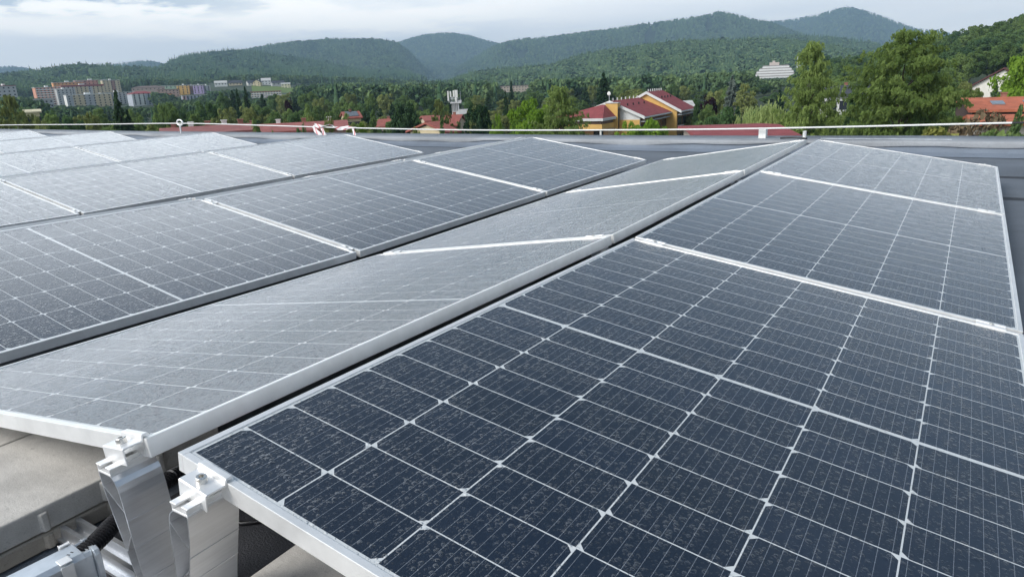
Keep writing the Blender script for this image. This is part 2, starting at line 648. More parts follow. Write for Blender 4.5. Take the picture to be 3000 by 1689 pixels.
YF, YB = 6.97, 7.40
xs = np.arange(-34, 9.01, .25)
v, f = [], []
prof = [(YF - .14, 0), (YF - .05, .25), (YF, .55), (YF + .004, .80), (YB - .01, .80), (YB - .01, -.4)]
for x in xs:
    h = para_z(x) - ZR
    for (yy, k) in prof:
        v.append((x + 4, yy - 7.2, ZR - ZR + k * h + (.004 if k == 0 else 0)))
n = len(prof)
for i in range(len(xs) - 1):
    for k in range(n - 1):
        f.append((i * n + k, i * n + k + 1, (i + 1) * n + k + 1, (i + 1) * n + k))
MB().add(v, f).build('upstand', M_PARA, para)
v, f = [], []
rnd = random.Random(3)
for i, x in enumerate(xs):
    z = para_z(x) - ZR
    dr = .045 + .012 * math.sin(x * 2.1) + .010 * math.sin(x * 5.3 + 1) + rnd.uniform(-.003, .003)
    for yy, zz in ((YF - .012, z - dr), (YF - .016, z - .02), (YF - .006, z - .004), (YF + .01, z), (YB + .03, z + .006), (YB + .04, z - .06)):
        v.append((x + 4, yy - 7.2, zz))
for i in range(len(xs) - 1):
    for k in range(5):
        f.append((i * 6 + k, (i + 1) * 6 + k, (i + 1) * 6 + k + 1, i * 6 + k + 1))
MB().add(v, f, True).build('cap', M_CAP, para)

# lightning rod strip lying on the cap (right)
o = MB().box(-.55, .55, -.008, .008, 0, .007).build('metal_strip', M_GALV)
o.location = (.30, 7.02, para_z(.3) + .006)
tag(o, 'thin pale metal strip lying on the parapet cap behind the rightmost panel row', 'metal strip')
mb = MB()
mb.tube([(-.16, 0, .012), (-.05, .01, .018), (.05, .0, .015), (.10, -.02, .012)], .008, 8)
o = mb.build('cable_offcut', M_RUBBER)
o.location = (-.48, 7.06, para_z(-.48))
tag(o, 'short black cable end lying on the parapet near the far ridge corner', 'cable')

# ------------------------------------------------------------------ solar panels
def frame_mesh():
    """hollow-looking aluminium frame: outer ring with top lip, 30 mm deep"""
    mb = MB()
    W2, P2, L = PAN_W / 2, PAN_P / 2, LIP
    # long bars run full length, short bars butt between them
    for s in (-1, 1):
        x0, x1 = sorted((s * W2, s * (W2 - L)))
        mb.box(x0, x1, -P2, P2, -FRAME_H, 0)
        y0, y1 = sorted((s * P2, s * (P2 - L)))
        mb.box(-W2 + L + .0004, W2 - L - .0004, y0, y1, -FRAME_H, -.0002)
        # bottom flanges
        x0, x1 = sorted((s * (W2 - L), s * (W2 - .032)))
        mb.box(x0, x1, -P2 + .012, P2 - .012, -FRAME_H, -FRAME_H + .002)
    return mb


fr0 = frame_mesh().build('frame', M_FRAME, None, bevel=.0009, seg=2)
FRAME_ME = fr0.data
bpy.data.objects.remove(fr0)
g0 = MB().box(-PAN_W / 2 + LIP, PAN_W / 2 - LIP, -PAN_P / 2 + LIP, PAN_P / 2 - LIP, -.006, -.0022).build('glass', M_GLASS)
GLASS_ME = g0.data
bpy.data.objects.remove(g0)
b0 = MB().box(-PAN_W / 2 + LIP + .001, PAN_W / 2 - LIP - .001, -PAN_P / 2 + LIP + .001, PAN_P / 2 - LIP - .001, -.0105, -.0066).build('backsheet', M_BACK)
BACK_ME = b0.data
bpy.data.objects.remove(b0)

GAP_Y, GAP_RIDGE = .019, .0833
ZC = [0.0, -.0281, -.0147, 0.0]
# ridge lines, from right to left: x of the right-hand edge of each ridge pair, height
RIDGES = [(.04165, 0.0, 8.384, 8.975), (-2.4208, -.002, 9.11, 9.0), (-4.8616, .0091, 9.067, 9.0), (-7.262, .0180, 9.0, 9.0),
          (-9.760, .0235, 9.0, 9.0), (-12.25, .031, 9.0, 9.0), (-14.72, .037, 9.0, 9.0)]
ROWN = ['rightmost', 'second from the right', 'third from the right', 'fourth from the right', 'fifth from the right',
        'sixth from the right', 'seventh from the right', 'eighth from the right', 'ninth from the right', 'tenth from the right',
        'eleventh from the right', 'twelfth from the right', 'thirteenth from the right']
POSN = ['near', 'middle', 'far']
panel_frames = []       # (matrix, row, i) for clamps


def place_panel(xr, zr, th, side, i, row):
    """side +1: falls to the right of its ridge edge, -1: falls to the left"""
    y0 = i * (PAN_P + GAP_Y)
    a = Vector((xr, y0, zr + ZC[i]))
    bb = Vector((xr, y0 + PAN_P, zr + ZC[i + 1]))
    vy = (bb - a).normalized()
    ux = Vector((side * math.cos(th), 0, -math.sin(th)))
    ux = (ux - vy * ux.dot(vy)).normalized()
    if side < 0:
        X, Y = -ux, vy
    else:
        X, Y = ux, vy
    Z = X.cross(Y).normalized()
    c = (a + bb) / 2 + ux * (PAN_W / 2)
    M = Matrix(((X.x, Y.x, Z.x, c.x), (X.y, Y.y, Z.y, c.y), (X.z, Y.z, Z.z, c.z), (0, 0, 0, 1)))
    root = empty('solar_panel')
    root.matrix_world = M
    tag(root, '%s solar panel of the %s panel row' % (POSN[i], ROWN[row]), 'solar panel',
        'solar panels on the flat roof')
    if row == 0 and i == 0:
        root['label'] = 'large nearest solar panel filling the lower right, dark cells covered in raindrops'
    if row == 1 and i == 0:
        root['label'] = 'grey sky-reflecting nearest solar panel sloping left, its corner clamped above the concrete pavers'
    for nm, me in (('frame', FRAME_ME), ('glass', GLASS_ME), ('backsheet', BACK_ME)):
        o = bpy.data.objects.new(nm, me)
        o.parent = root
        COL.objects.link(o)
    panel_frames.append((M.copy(), row, i, side))
    return root


row = 0
for k, (xr, zr, ta, tb) in enumerate(RIDGES):
    for i in range(3):
        place_panel(xr, zr, R(ta), 1, i, row)
    row += 1
    if k < 6:
        for i in range(3):
            place_panel(xr - GAP_RIDGE, zr, R(tb), -1, i, row)
        row += 1

# ------------------------------------------------------------------ mid clamps in the seams
def bolt_mb(mb, x, y, z, r=.0062, h=.008):
    mb.cyl((x, y, z), r, h, 18)
    return mb


def mid_clamp_parts(root):
    MB().prism([(-.0195, .0005), (-.0195, .0035), (-.008, .0035), (-.007, .0006), (.007, .0006), (.008, .0035), (.0195, .0035), (.0195, .0005),
                (.0065, -.004), (-.0065, -.004)], 'x', -.035, .035).build('clamp_plate', M_CLAMP, root, bevel=.0006, seg=1)
    mb = MB()
    bolt_mb(mb, 0, 0, .0008, .0058, .0055)
    mb.cyl((0, 0, .0064), .0030, .0004, 6)
    mb.build('bolt', M_STEEL, root)


def end_clamp_parts(root, s):
    # z-shaped end clamp; s = +1 sits beyond the far end, -1 before the near end
    p = [(0, .0045), (.0125, .0045), (.0125, .0005), (.0105, .0005), (.0105, .002), (0, .002)]
    MB().box(-.035, .035, -s * .011 if s > 0 else 0, 0 if s > 0 else .011, .0005, .0032).box(
        -.035, .035, 0.0004 if s > 0 else -.0254, .0254 if s > 0 else -.0004, -.0045, -.0015).build('clamp_plate', M_CLAMP, root, bevel=.0006, seg=1)
    mb = MB()
    bolt_mb(mb, 0, s * .013, -.0015, .0058, .0065)
    mb.build('bolt', M_STEEL, root)


proto_mid = empty('panel_clamp', (0, 0, -50))
mid_clamp_parts(proto_mid)
proto_end = empty('panel_clamp', (0, 0, -50))
end_clamp_parts(proto_end, 1)
first = {'m': True, 'e': True}
for (M, row, i, side) in panel_frames:
    if row > 8:
        continue
    for e, nm in ((-1, 'ridge'), (1, 'valley')):
        xl = (PAN_W / 2 - .075) * e * (1 if side > 0 else -1)
        if i < 2:
            src, yl, key, what = proto_mid, PAN_P / 2 + GAP_Y / 2, 'm', '%s-end seam clamp between %s and %s panels, %s row' % (nm, POSN[i], POSN[i + 1], ROWN[row])
        else:
            src, yl, key, what = proto_end, PAN_P / 2, 'e', 'end clamp at the %s corner of the far panel, %s row' % (nm, ROWN[row])
        if first[key]:
            c = src
            first[key] = False
        else:
            c = copy_tree(src)
        c.matrix_world = M @ Matrix.Translation((xl, yl, 0))
        tag(c, 'pale ' + what, 'clamp', 'panel clamps along the seams')

# ------------------------------------------------------------------ ridge supports (twin curved aluminium posts) at each seam
def post_profile(lean, x_top):
    """closed outline (x,z) of the curved hollow extrusion, leaning towards the ridge centre; lean=+1 for the left post"""
    zz = [-.0465, -.052, -.060, -.070, -.085, -.105, -.140, -.180, -.220, -.255, -.292]
    out_ = [-.017, -.0165, -.0155, -.014, -.011, -.006, .004, .0155, .025, .032, .038]
    inn = [.019, .0265, .0315, .0345, .0370, .0390, .0425, .0470, .0520, .0565, .0610]
    left = [(x_top + lean * o_, z) for o_, z in zip(out_, zz)]
    right = [(x_top + lean * i_, z) for i_, z in zip(inn, zz)]
    if lean < 0:
        left, right = right, left
    return left, right


def ridge_post(lean, x_top, y0, y1, root):
    left, right = post_profile(lean, x_top)
    t = .0022
    mb = MB()
    n = len(left)
    # two skins
    for line, s in ((left, 1), (right, -1)):
        pr = line + [(x + s * t, z) for x, z in reversed(line)]
        mb.prism(pr if s > 0 else pr, 'y', y0, y1)
    # inner webs
    for k0, k1 in ((3, 5), (7, 6), (8, 9)):
        a, b = left[k0], right[k1]
        d = Vector((b[0] - a[0], 0, b[1] - a[1])).normalized()
        nx, nz = -d.z * .0009, d.x * .0009
        mb.prism([(a[0] + .001 + nx, a[1] + nz), (b[0] - .001 + nx, b[1] + nz), (b[0] - .001 - nx, b[1] - nz), (a[0] + .001 - nx, a[1] - nz)],
                 'y', y0 + .0006, y1 - .0006)
    # grip lines on the broad faces
    for z in (-.118, -.165, -.222, -.250):
        for line, s in ((left, -1), (right, 1)):
            x = float(np.interp(-z, [-q[1] for q in line], [q[0] for q in line]))
            mb.box(x - .0008 if s > 0 else x - .0010, x + .0010 if s > 0 else x + .0008, y0, y1, z - .0008, z + .0008)
    p = mb.build('post', M_MILL, root)
    # head channel with two rolled flanges
    xl, xr = left[0][0], right[0][0]
    hd = MB()
    hd.prism([(xl, -.0465), (xr, -.0465), (xr, -.0425), (xl, -.0425)], 'y', y0, y1)
    for s, x in ((1, xl), (-1, xr)):
        hd.prism([(x, -.0422), (x + s * .003, -.0422), (x + s * .003, -.0345), (x + s * .0125, -.0345), (x + s * .0125, -.0322), (x - s * .003, -.0322), (x - s * .003, -.0335), (x, -.0355)],
                 'y', y0, y1)
    hd.build('head_channel', M_CLAMP, root, bevel=.0006, seg=1)
    return p


def hex_bolt(root, name, x, y, z, r, h):
    mb = MB()
    n = 22
    ring = [(math.cos(2 * math.pi * k / n), math.sin(2 * math.pi * k / n)) for k in range(n)]
    hexr = []
    for k in range(n):
        a = 2 * math.pi * k / n
        rr = r * .52 * math.cos(R(30)) / math.cos((a % R(60)) - R(30))
        hexr.append((rr * math.cos(a), rr * math.sin(a)))
    vs = [(x + r * a, y + r * b, z) for a, b in ring] + [(x + r * a, y + r * b, z + h * .9) for a, b in ring] + \
         [(x + r * .9 * a, y + r * .9 * b, z + h) for a, b in ring] + [(x + a, y + b, z + h) for a, b in hexr] + [(x + a, y + b, z + h * .35) for a, b in hexr]
    fs = []
    for lv in range(4):
        for k in range(n):
            fs.append((lv * n + k, lv * n + (k + 1) % n, (lv + 1) * n + (k + 1) % n, (lv + 1) * n + k))
    fs.append(tuple(range(4 * n, 5 * n)))
    mb.add(vs, fs)
    return mb.build(name, M_STEEL, root)


def end_hook(root, xc, z_off, slope, wx=.062):
    """near-end clamp: bent plate gripping the frame end at y = 0 (panel side is +y)"""
    sgn = slope
    M = Matrix.Translation((xc, 0, z_off)) @ Matrix.Rotation(sgn, 4, 'Y')
    mb = MB()
    pr = [(.010, .0032), (.0085, .0055), (.0, .0055), (-.002, .0045), (-.004, -.0035), (-.0325, -.0035), (-.0345, -.005), (-.0345, -.0315), (-.032, -.0315), (-.032, -.0065), (-.0015, -.0065), (.001, .0018), (.010, .0008)]
    mb.prism(pr, 'x', -wx / 2, wx / 2, M)
    o = mb.build('hook_clamp', M_CLAMP, root, bevel=.0005, seg=1)
    h = hex_bolt(root, 'bolt', 0, 0, 0, .0080, .0095)
    h.matrix_basis = M @ Matrix.Translation((0, -.0185, -.0035))
    return o


def ridge_support(y, label):
    root = empty('ridge_support', (0, y, ZR))
    tag(root, label, 'panel support', 'twin ridge supports under the panels')
    sub = empty('tmp')
    ridge_post(1, -.083, -.052, .019, sub)
    ridge_post(-1, .122, -.056, .024, sub)
    for o in list(sub.children):
        o.parent = root
        o.location = (0, 0, -ZR)
    bpy.data.objects.remove(sub)
    bs = MB().box(-.075, .120, -.058, .062, .004, .0095).box(-.012, .012, -.05, .055, .0095, .020)
    bs.build('base_plate', M_MILL, root, bevel=.001)
    hb = hex_bolt(root, 'base_bolt', 0, 0, 0, .0085, .009)
    hb.location = (.024, .004, .0095)
    return root


rs = ridge_support(0, 'twin curved silver supports in the foreground clamped to the near panel corners')
for nm, x, z, s in (('l', -.080, .0015 - (.080 - .0416) * math.tan(R(8.975)), -R(8.975)), ('r', .125, .0015 - (.125 - .0416) * math.tan(R(8.384)), R(8.384))):
    tmp = empty('tmp')
    end_hook(tmp, x, z, s)
    for o in list(tmp.children):
        ml = o.matrix_basis.copy()
        o.parent = rs
        o.matrix_basis = Matrix.Translation((0, 0, -ZR)) @ ml
    bpy.data.objects.remove(tmp)
for k, nm in ((1, 'first'), (2, 'second')):
    r_ = copy_tree(rs)
    for ch in list(r_.children):
        if ch.name.startswith(('hook_clamp', 'bolt')):
            bpy.data.objects.remove(ch)
        elif ch.name.startswith(('post', 'head_channel')):
            ch.location.z += ZC[k] - .003
    r_.location = (0, k * (PAN_P + GAP_Y) - .0095, ZR)
    r_['label'] = 'twin silver supports in the ridge gap at the %s seam, right rows' % nm

# base rail on a protection mat
o = MB().prism([(-.028, .004), (.028, .004), (.028, .010), (.020, .010), (.018, .030), (.010, .030), (.009, .012), (-.009, .012), (-.010, .030), (-.018, .030), (-.020, .010), (-.028, .010)],
               'x', -.40, .42).build('base_rail', M_MILL)
o.location = (0, -.004, ZR + .004)
o.location.z = ZR + .0045
tag(o, 'silver aluminium base rail on the roof beneath the near ridge support', 'rail')
o = MB().box(-.56, .62, -.75, .55, 0, .004).build('protection_mat', M_MAT)
o.location = (0.22, 0, ZR)
tag(o, 'dark rubber protection mat on the roof under the near panel support', 'mat')

# low valley feet
for k in range(4):
    for xx, rw in ((-1.22, 'second'), (-3.64, 'fourth')):
        y = k * (PAN_P + GAP_Y) - .0095
        root = empty('valley_foot', (xx, y, ZR))
        tag(root, 'low aluminium foot in the %s valley between panel rows, %s' % ('right-hand' if xx > -2 else 'next', ['at the near end', 'at the first seam', 'at the second seam', 'at the far end'][k]), 'panel support', 'low feet in the valleys')
        MB().box(-.09, .09, -.04, .04, .0, .006).build('base_plate', M_MILL, root)
        zt = -.177 - ZR - FRAME_H + ZC[k] - .006
        for ux_ in (-.055, .045):
            MB().box(ux_, ux_ + .010, -.035, .035, .006, zt).build('upright', M_MILL, root)

# ------------------------------------------------------------------ ballast pavers by the near support
def paver(x0, x1, y0, y1, z0, z1, mat, label, studs=True, seed=0):
    rr = random.Random(seed)
    mb = MB()
    cx_, cy_ = (x0 + x1) / 2, (y0 + y1) / 2
    bm = MB()
    bm.box(x0 - cx_, x1 - cx_, y0 - cy_, y1 - cy_, 0, z1 - z0)
    o = bm.build('concrete_paver', mat, None, bevel=.004, seg=2)
    o.location = (cx_, cy_, z0)
    tag(o, label, 'paver', 'concrete ballast pavers')
    if studs:
        for yy in ((-.122, -.008, .108) if seed == 1 else (-.130, -.012, .105)):
            q = MB()
            q.prism([(-.004, yy - .013), (.007, yy - .006), (.007, yy + .004), (-.004, yy + .010)], 'z', .002, (z1 - z0) * rr.uniform(.78, .92))
            s_ = q.build('spacer_nib', mat, o, bevel=.0025, seg=2)
            s_.location = (x1 - cx_, 0, 0)
    return o


paver(-.725, -.385, -.17, .33, -.262, -.212, M_PAVER, 'upper pale grey concrete paver of the ballast stack left of the silver supports', True, 1)
paver(-.727, -.381, -.16, .335, -.316 + .020, -.264, M_PAVER2, 'lower brownish concrete paver of the ballast stack left of the silver supports', True, 2)
paver(-1.08, -.735, -.17, .33, -.262, -.2145, M_PAVER, 'concrete paver beyond the joint, at the left edge below the frame', False, 3)
paver(.072, .40, -.22, .17, ZR + .006, -.250, M_PAVER, 'pale concrete paver at the bottom edge under the nearest panel frame', False, 4)

def catmull(P, n=5):
    out = []
    for i in range(len(P) - 1):
        p0, p1, p2, p3 = P[max(i - 1, 0)], P[i], P[i + 1], P[min(i + 2, len(P) - 1)]
        for k in range(n):
            t = k / n
            out.append(.5 * ((2 * p1) + (p2 - p0) * t + (2 * p0 - 5 * p1 + 4 * p2 - p3) * t * t + (3 * p1 - p0 - 3 * p2 + p3) * t ** 3))
    return out + [P[-1]]


# ------------------------------------------------------------------ cable trunking and corrugated conduit
tr = empty('cable_trunking', (-.171, -.2, ZR))
tag(tr, 'silver galvanised cable trunking in the bottom left corner with clipped lid', 'cable trunking')
prof = [(-.024, .045), (.022, .045), (.0225, .100), (.020, .106), (.016, .107), (.014, .104), (-.016, .104), (-.018, .107), (-.022, .106), (-.0245, .100)]
MB().prism(prof, 'y', -.55, .130).build('channel', M_GALV, tr, bevel=.0012, seg=2)
MB().prism([(-.027, .103), (-.020, .1095), (.018, .1095), (.026, .103), (.026, .094), (.0245, .094), (.0245, .102), (.017, .1078), (-.019, .1078), (-.0255, .102), (-.0255, .094), (-.027, .094)],
           'y', -.56, .118).build('lid', M_GALV, tr, bevel=.0006, seg=1)
MB().box(.0262, .0280, .082, .100, .045, .106).box(.008, .0280, .082, .100, .1098, .1115).build('clip', M_CLAMP, tr, bevel=.0006, seg=1)
MB().box(-.030, -.022, .100, .116, .1098, .1125).box(-.030, -.028, .100, .116, .098, .1125).build('clip', M_CLAMP, tr, bevel=.0006, seg=1)
MB().prism([(-.026, .040), (.027, .040), (.030, .065), (.030, .100), (.026, .108), (.014, .110), (.012, .104), (-.014, .104), (-.016, .110), (-.028, .106)], 'y', .1305, .1395).build('end_cap', M_GALV, tr, bevel=.0012, seg=2)
tr.rotation_euler = (0, 0, R(-4))

cpt = catmull([Vector(p) for p in ((-.158, -.100, -.206), (-.172, -.062, -.207), (-.190, -.030, -.208), (-.209, .004, -.208), (-.252, .119, -.208), (-.262, .150, -.210), (-.30, .26, -.235))], 40)
cum = [0.0]
for a_, b_ in zip(cpt[:-1], cpt[1:]):
    cum.append(cum[-1] + (b_ - a_).length)
NR = int(cum[-1] / .0011)
pts = []
for q_ in np.linspace(0, cum[-1], NR):
    pts.append(tuple(float(np.interp(q_, cum, [p[k] for p in cpt])) for k in range(3)))
rad = [.0160 if (k % 6) in (0, 1, 2) else .0124 for k in range(NR)]
o = MB().tube(pts, .015, 18, True, rad).build('corrugated_conduit', M_RUBBER)
o.data.polygons.foreach_set('use_smooth', [False] * len(o.data.polygons))
tag(o, 'black corrugated cable conduit running from the trunking behind the silver supports', 'conduit')

o = MB().tube([(-.26, .20, ZR + .010), (-.20, .175, ZR + .010), (-.154, .172, ZR + .010), (-.118, .180, ZR + .010), (-.092, .203, ZR + .010), (-.07, .26, ZR + .010), (-.06, .36, ZR + .010)], .0042, 8).build('black_cable', M_RUBBER)
tag(o, 'thin black solar cable looping on the roof behind the right support', 'cable')
o = MB().tube([(-.07, .02, -.20), (-.05, .09, -.12), (-.022, .150, -.046), (.002, .195, -.046), (.02, .30, -.12), (.05, .45, -.24)], .0050, 10).build('red_cable', M_REDCABLE)
tag(o, 'red cable glimpsed in the dark ridge gap between the two near panels', 'cable')

# ------------------------------------------------------------------ safety line along the parapet
YL = 7.12
rp = [(-60, 371), (0, 366.5), (260, 364.5), (527, 361.5), (760, 367), (925, 372), (1040, 375), (1300, 380), (1500, 381.5), (1750, 381), (2000, 379.5), (2230, 376.5), (2500, 371), (2750, 365), (2965, 360)]
pts = [Vector(on_y(a, b, YL)) for a, b in rp]


line = empty('safety_rope', pts[6])
tag(line, 'taut white safety rope strung above the far parapet across the whole roof', 'rope')
cp = [p - pts[6] for p in catmull(pts)]
MB().tube(cp, .0085, 8).build('rope', M_ROPE, line)
MB().tube([pts[-1] - pts[6], Vector(on_y(3000, 359, YL)) - pts[6], Vector(on_y(3120, 356, YL)) - pts[6]], .0085, 8).build('rope_end', M_BLACKROPE, line)

p = Vector(on_y(531, 396, YL))
q = Vector(on_y(527, 361, YL))
an = empty('anchor_post', p)
tag(an, 'white steel anchor post whose ring holds the safety rope, left', 'anchor post')
MB().tube([(0, 0, -.02), (q - p) * .85], .014, 12).build('post', M_CLAMP, an)
ring = [((q - p) + Vector((.085 * math.cos(a), .0, .048 * math.sin(a) + .01))) for a in np.linspace(0, 2 * math.pi, 29)]
MB().tube(ring, .014, 10, False).build('ring', M_CLAMP, an)

for nm, px, yt, yb, wd, lab in (('roof_post', 2235, 377, 399, .075, 'stubby white post standing on the parapet under the rope'),
                                ('roof_post', 2357, 386, 397, .03, 'small pinkish pipe stub on the parapet right of the white post')):
    a, b = on_y(px, yb, 7.2), on_y(px, yt, 7.2)
    h = b[2] - a[2] + .03
    root = empty(nm, (a[0], 7.2, a[2] - .03))
    tag(root, lab, 'post')
    MB().prism([(wd * math.cos(t_) * .6, wd * math.sin(t_) * .6) for t_ in np.linspace(0, 2 * math.pi, 13)[:-1]] if wd < .05 else
               [(-wd / 2, -wd / 2), (wd / 2, -wd / 2), (wd / 2, wd / 2), (-wd / 2, wd / 2)], 'z', 0, h).build('shaft', M_ROPE, root, bevel=.004)
    MB().box(-wd * .56, wd * .56, -wd * .56, wd * .56, h, h + .008).build('cap', M_ROPE, root, bevel=.002)


# barrier tape knotted on the rope
def tape_mat():
    m, t, b = mat_new('barrier_tape')
    tco = t.n('ShaderNodeUVMap')
    s = t.n('ShaderNodeSeparateXYZ')
    t.link(tco.outputs[0], s.inputs[0])
    k = t.m('MODULO', t.m('ADD', t.m('MULTIPLY', s.outputs[0], 5.0), t.m('MULTIPLY', s.outputs[1], .6)), 1.0)
    t.put(b.inputs['Base Color'], t.mix(t.m('GREATER_THAN', k, .74), (.78, .76, .76), (.66, .22, .24)))
    b.inputs['Roughness'].default_value = .4
    return m


M_TAPE = tape_mat()


def ribbon(P, width, twist, seed):
    rr = random.Random(seed)
    P = catmull([Vector(p) for p in P], 5)
    vs, fs, uv = [], [], []
    L = 0
    for i, p in enumerate(P):
        if i:
            L += (p - P[i - 1]).length
        d = (P[min(i + 1, len(P) - 1)] - P[max(i - 1, 0)]).normalized()
        s = d.cross(Vector((0, 1, 0)))
        s = s.normalized() if s.length > .05 else Vector((0, 0, 1))
        a = twist * i / len(P) + rr.uniform(-.25, .25)
        s = (s * math.cos(a) + Vector((0, 1, 0)) * math.sin(a)) * width / 2
        vs += [p - s, p + s]
        uv += [(L, 0), (L, 1)]
        if i:
            fs.append((2 * i - 2, 2 * i, 2 * i + 1, 2 * i - 1))
    return vs, fs, uv


a0, a1 = Vector(on_y(925, 372, YL)), Vector(on_y(1040, 375, YL))
tp = empty('barrier_tape', a0)
tag(tp, 'crumpled red and white barrier tape knotted round the safety rope, ends fluttering', 'tape')
for P, wd, tw, sd in ((([a0 + Vector((-.02, 0, .03)), a0 + Vector((.14, -.02, .01)), a0 + Vector((.30, .02, .03)), a0 + Vector((.5, -.02, -.02)), a0 * .2 + a1 * .8 + Vector((0, .02, .0)), a1 + Vector((.03, 0, 0))]), .055, 5, 1),
                      ([a0 + Vector((-.03, -.02, .02)), a0 + Vector((.03, -.04, -.05)), a0 + Vector((.12, -.05, -.10)), a0 + Vector((.20, -.05, -.17))], .055, 1.2, 2),
                      ([a0 + Vector((.12, -.01, .02)), a0 + Vector((.19, -.04, -.05)), a0 + Vector((.24, -.05, -.12)), a0 + Vector((.31, -.05, -.18))], .045, 1.0, 3),
                      ([a1 + Vector((-.04, -.01, .0)), a1 + Vector((.0, -.03, -.06)), a1 + Vector((.03, -.04, -.12)), a1 + Vector((.07, -.04, -.20))], .04, .8, 4)):
    vs, fs, uv = ribbon(P, wd, tw, sd)
    mb = MB().add([p - a0 for p in vs], fs)
    o = mb.build('tape_strip', M_TAPE, tp)
    ul = o.data.uv_layers.new(name='UVMap')
    for lp in o.data.loops:
        ul.data[lp.index].uv = uv[lp.vertex_index]
    sm = o.modifiers.new('thickness', 'SOLIDIFY')
    sm.thickness = .0012

# ==================================================================================================
# TERRAIN
# ==================================================================================================
VF = np.array([-math.sin(ROT[2]), math.cos(ROT[2])])     # view-forward on the ground
VR = np.array([VF[1], -VF[0]])                            # to the right
KU = 2124.0


def uv_of(x, y):
    p = np.array([np.asarray(x) - CAM[0], np.asarray(y) - CAM[1]])
    f = p[0] * VF[0] + p[1] * VF[1]
    r = p[0] * VR[0] + p[1] * VR[1]
    a = np.arctan2(r, f)
    return 1500 + KU * np.tan(np.clip(a, -1.2, 1.2)), np.hypot(p[0], p[1])


def pol(u, d):
    a = math.atan((u - 1500) / KU)
    return CAM[0] + d * (math.cos(a) * VF[0] + math.sin(a) * VR[0]), CAM[1] + d * (math.cos(a) * VF[1] + math.sin(a) * VR[1])


GU = [-400, 0, 700, 1400, 2000, 2600, 3000, 3400]
GD = [0, 60, 150, 300, 430, 700, 880, 1000, 1200, 1600, 2500, 5000, 12000]
GT = np.array([
    [-13, -13, -13, -13, -13, -13, -13, -13],
    [-13, -13, -13, -13, -13, -13, -12.5, -12],
    [-13, -13, -13, -13.5, -13.5, -13, -11, -10],
    [-13, -13, -13, -14, -14, -11, -2, 3],
    [-13, -13, -12, -14.5, -14, -7, 9, 16],
    [-12, -11, -10, -15, -15, -12, 4, 10],
    [-9, -8, -2, -15.5, -15, -14, 2, 8],
    [-4, -3, 9, -16, -14, -10, 0, 5],
    [-1, 1, 17, -16, -8, -4, 0, 5],
    [6, 9, 20, -16, -4, 0, 5, 10],
    [12, 14, 22, -14, 0, 5, 10, 15],
    [5, 5, 10, -10, 0, 5, 10, 10],
    [0, 0, 0, 0, 0, 0, 0, 0]], dtype=float)


def gz(x, y):
    u, d = uv_of(x, y)
    u = np.clip(u, -400, 3400)
    cols = np.array([np.interp(d, GD, GT[:, k]) for k in range(len(GU))])
    if np.ndim(d) == 0:
        return float(np.interp(u, GU, cols))
    i = np.clip(np.searchsorted(GU, u) - 1, 0, len(GU) - 2)
    g = np.array(GU, float)
    t = np.clip((u - g[i]) / (g[i + 1] - g[i]), 0, 1)
    j = np.arange(len(u))
    return cols[i, j] * (1 - t) + cols[i + 1, j] * t


na = 181
ds = np.concatenate([[1.0], np.geomspace(20, 12000, 90)])
aa = np.linspace(-math.pi, math.pi, na)
A, D_ = np.meshgrid(aa, ds, indexing='ij')
X = CAM[0] + D_ * (np.cos(A) * VF[0] + np.sin(A) * VR[0])
Y = CAM[1] + D_ * (np.cos(A) * VF[1] + np.sin(A) * VR[1])
Z = gz(X.ravel(), Y.ravel())
Z = np.where(np.abs(A.ravel()) > 1.15, -13.0, Z)
V = np.stack([X.ravel(), Y.ravel(), Z], 1)
nd = len(ds)
I, J = np.meshgrid(np.arange(na - 1), np.arange(nd - 1), indexing='ij')
I, J = I.ravel(), J.ravel()
F = np.stack([I * nd + J, (I + 1) * nd + J, (I + 1) * nd + J + 1, I * nd + J + 1], 1)
gr = np_mesh('ground', V, F, M_GROUND, smooth=True, link=True)
tag(gr, kind='structure')


def fbm(u, v, seed, octs=4):
    rs = np.random.RandomState(seed)
    out = np.zeros_like(u, dtype=float)
    amp, fr = 1.0, 1.0
    for o_ in range(octs):
        for q in range(3):
            a = rs.uniform(0, 2 * math.pi)
            ph = rs.uniform(0, 2 * math.pi)
            out += amp * np.sin(fr * rs.uniform(.7, 1.3) * (u * math.cos(a) + v * math.sin(a)) + ph) / 3
        amp *= .55
        fr *= 2.0
    return out


# ---- low-poly trees used only for the far woods on the hills
def proto_conifer(rs, k=6):
    V, F = [], []
    for (z0, z1, r) in ((.08, .52, .24), (.30, .78, .17), (.58, 1.0, .10)):
        b = len(V)
        for i in range(k):
            a = 2 * math.pi * (i + rs.uniform(-.2, .2)) / k
            q = r * rs.uniform(.75, 1.2)
            V.append((q * math.cos(a), q * math.sin(a), z0 + rs.uniform(-.04, .04)))
        V.append((rs.uniform(-.01, .01), rs.uniform(-.01, .01), z1))
        F += [(b + i, b + (i + 1) % k, b + k) for i in range(k)]
    return np.array(V), np.array(F)


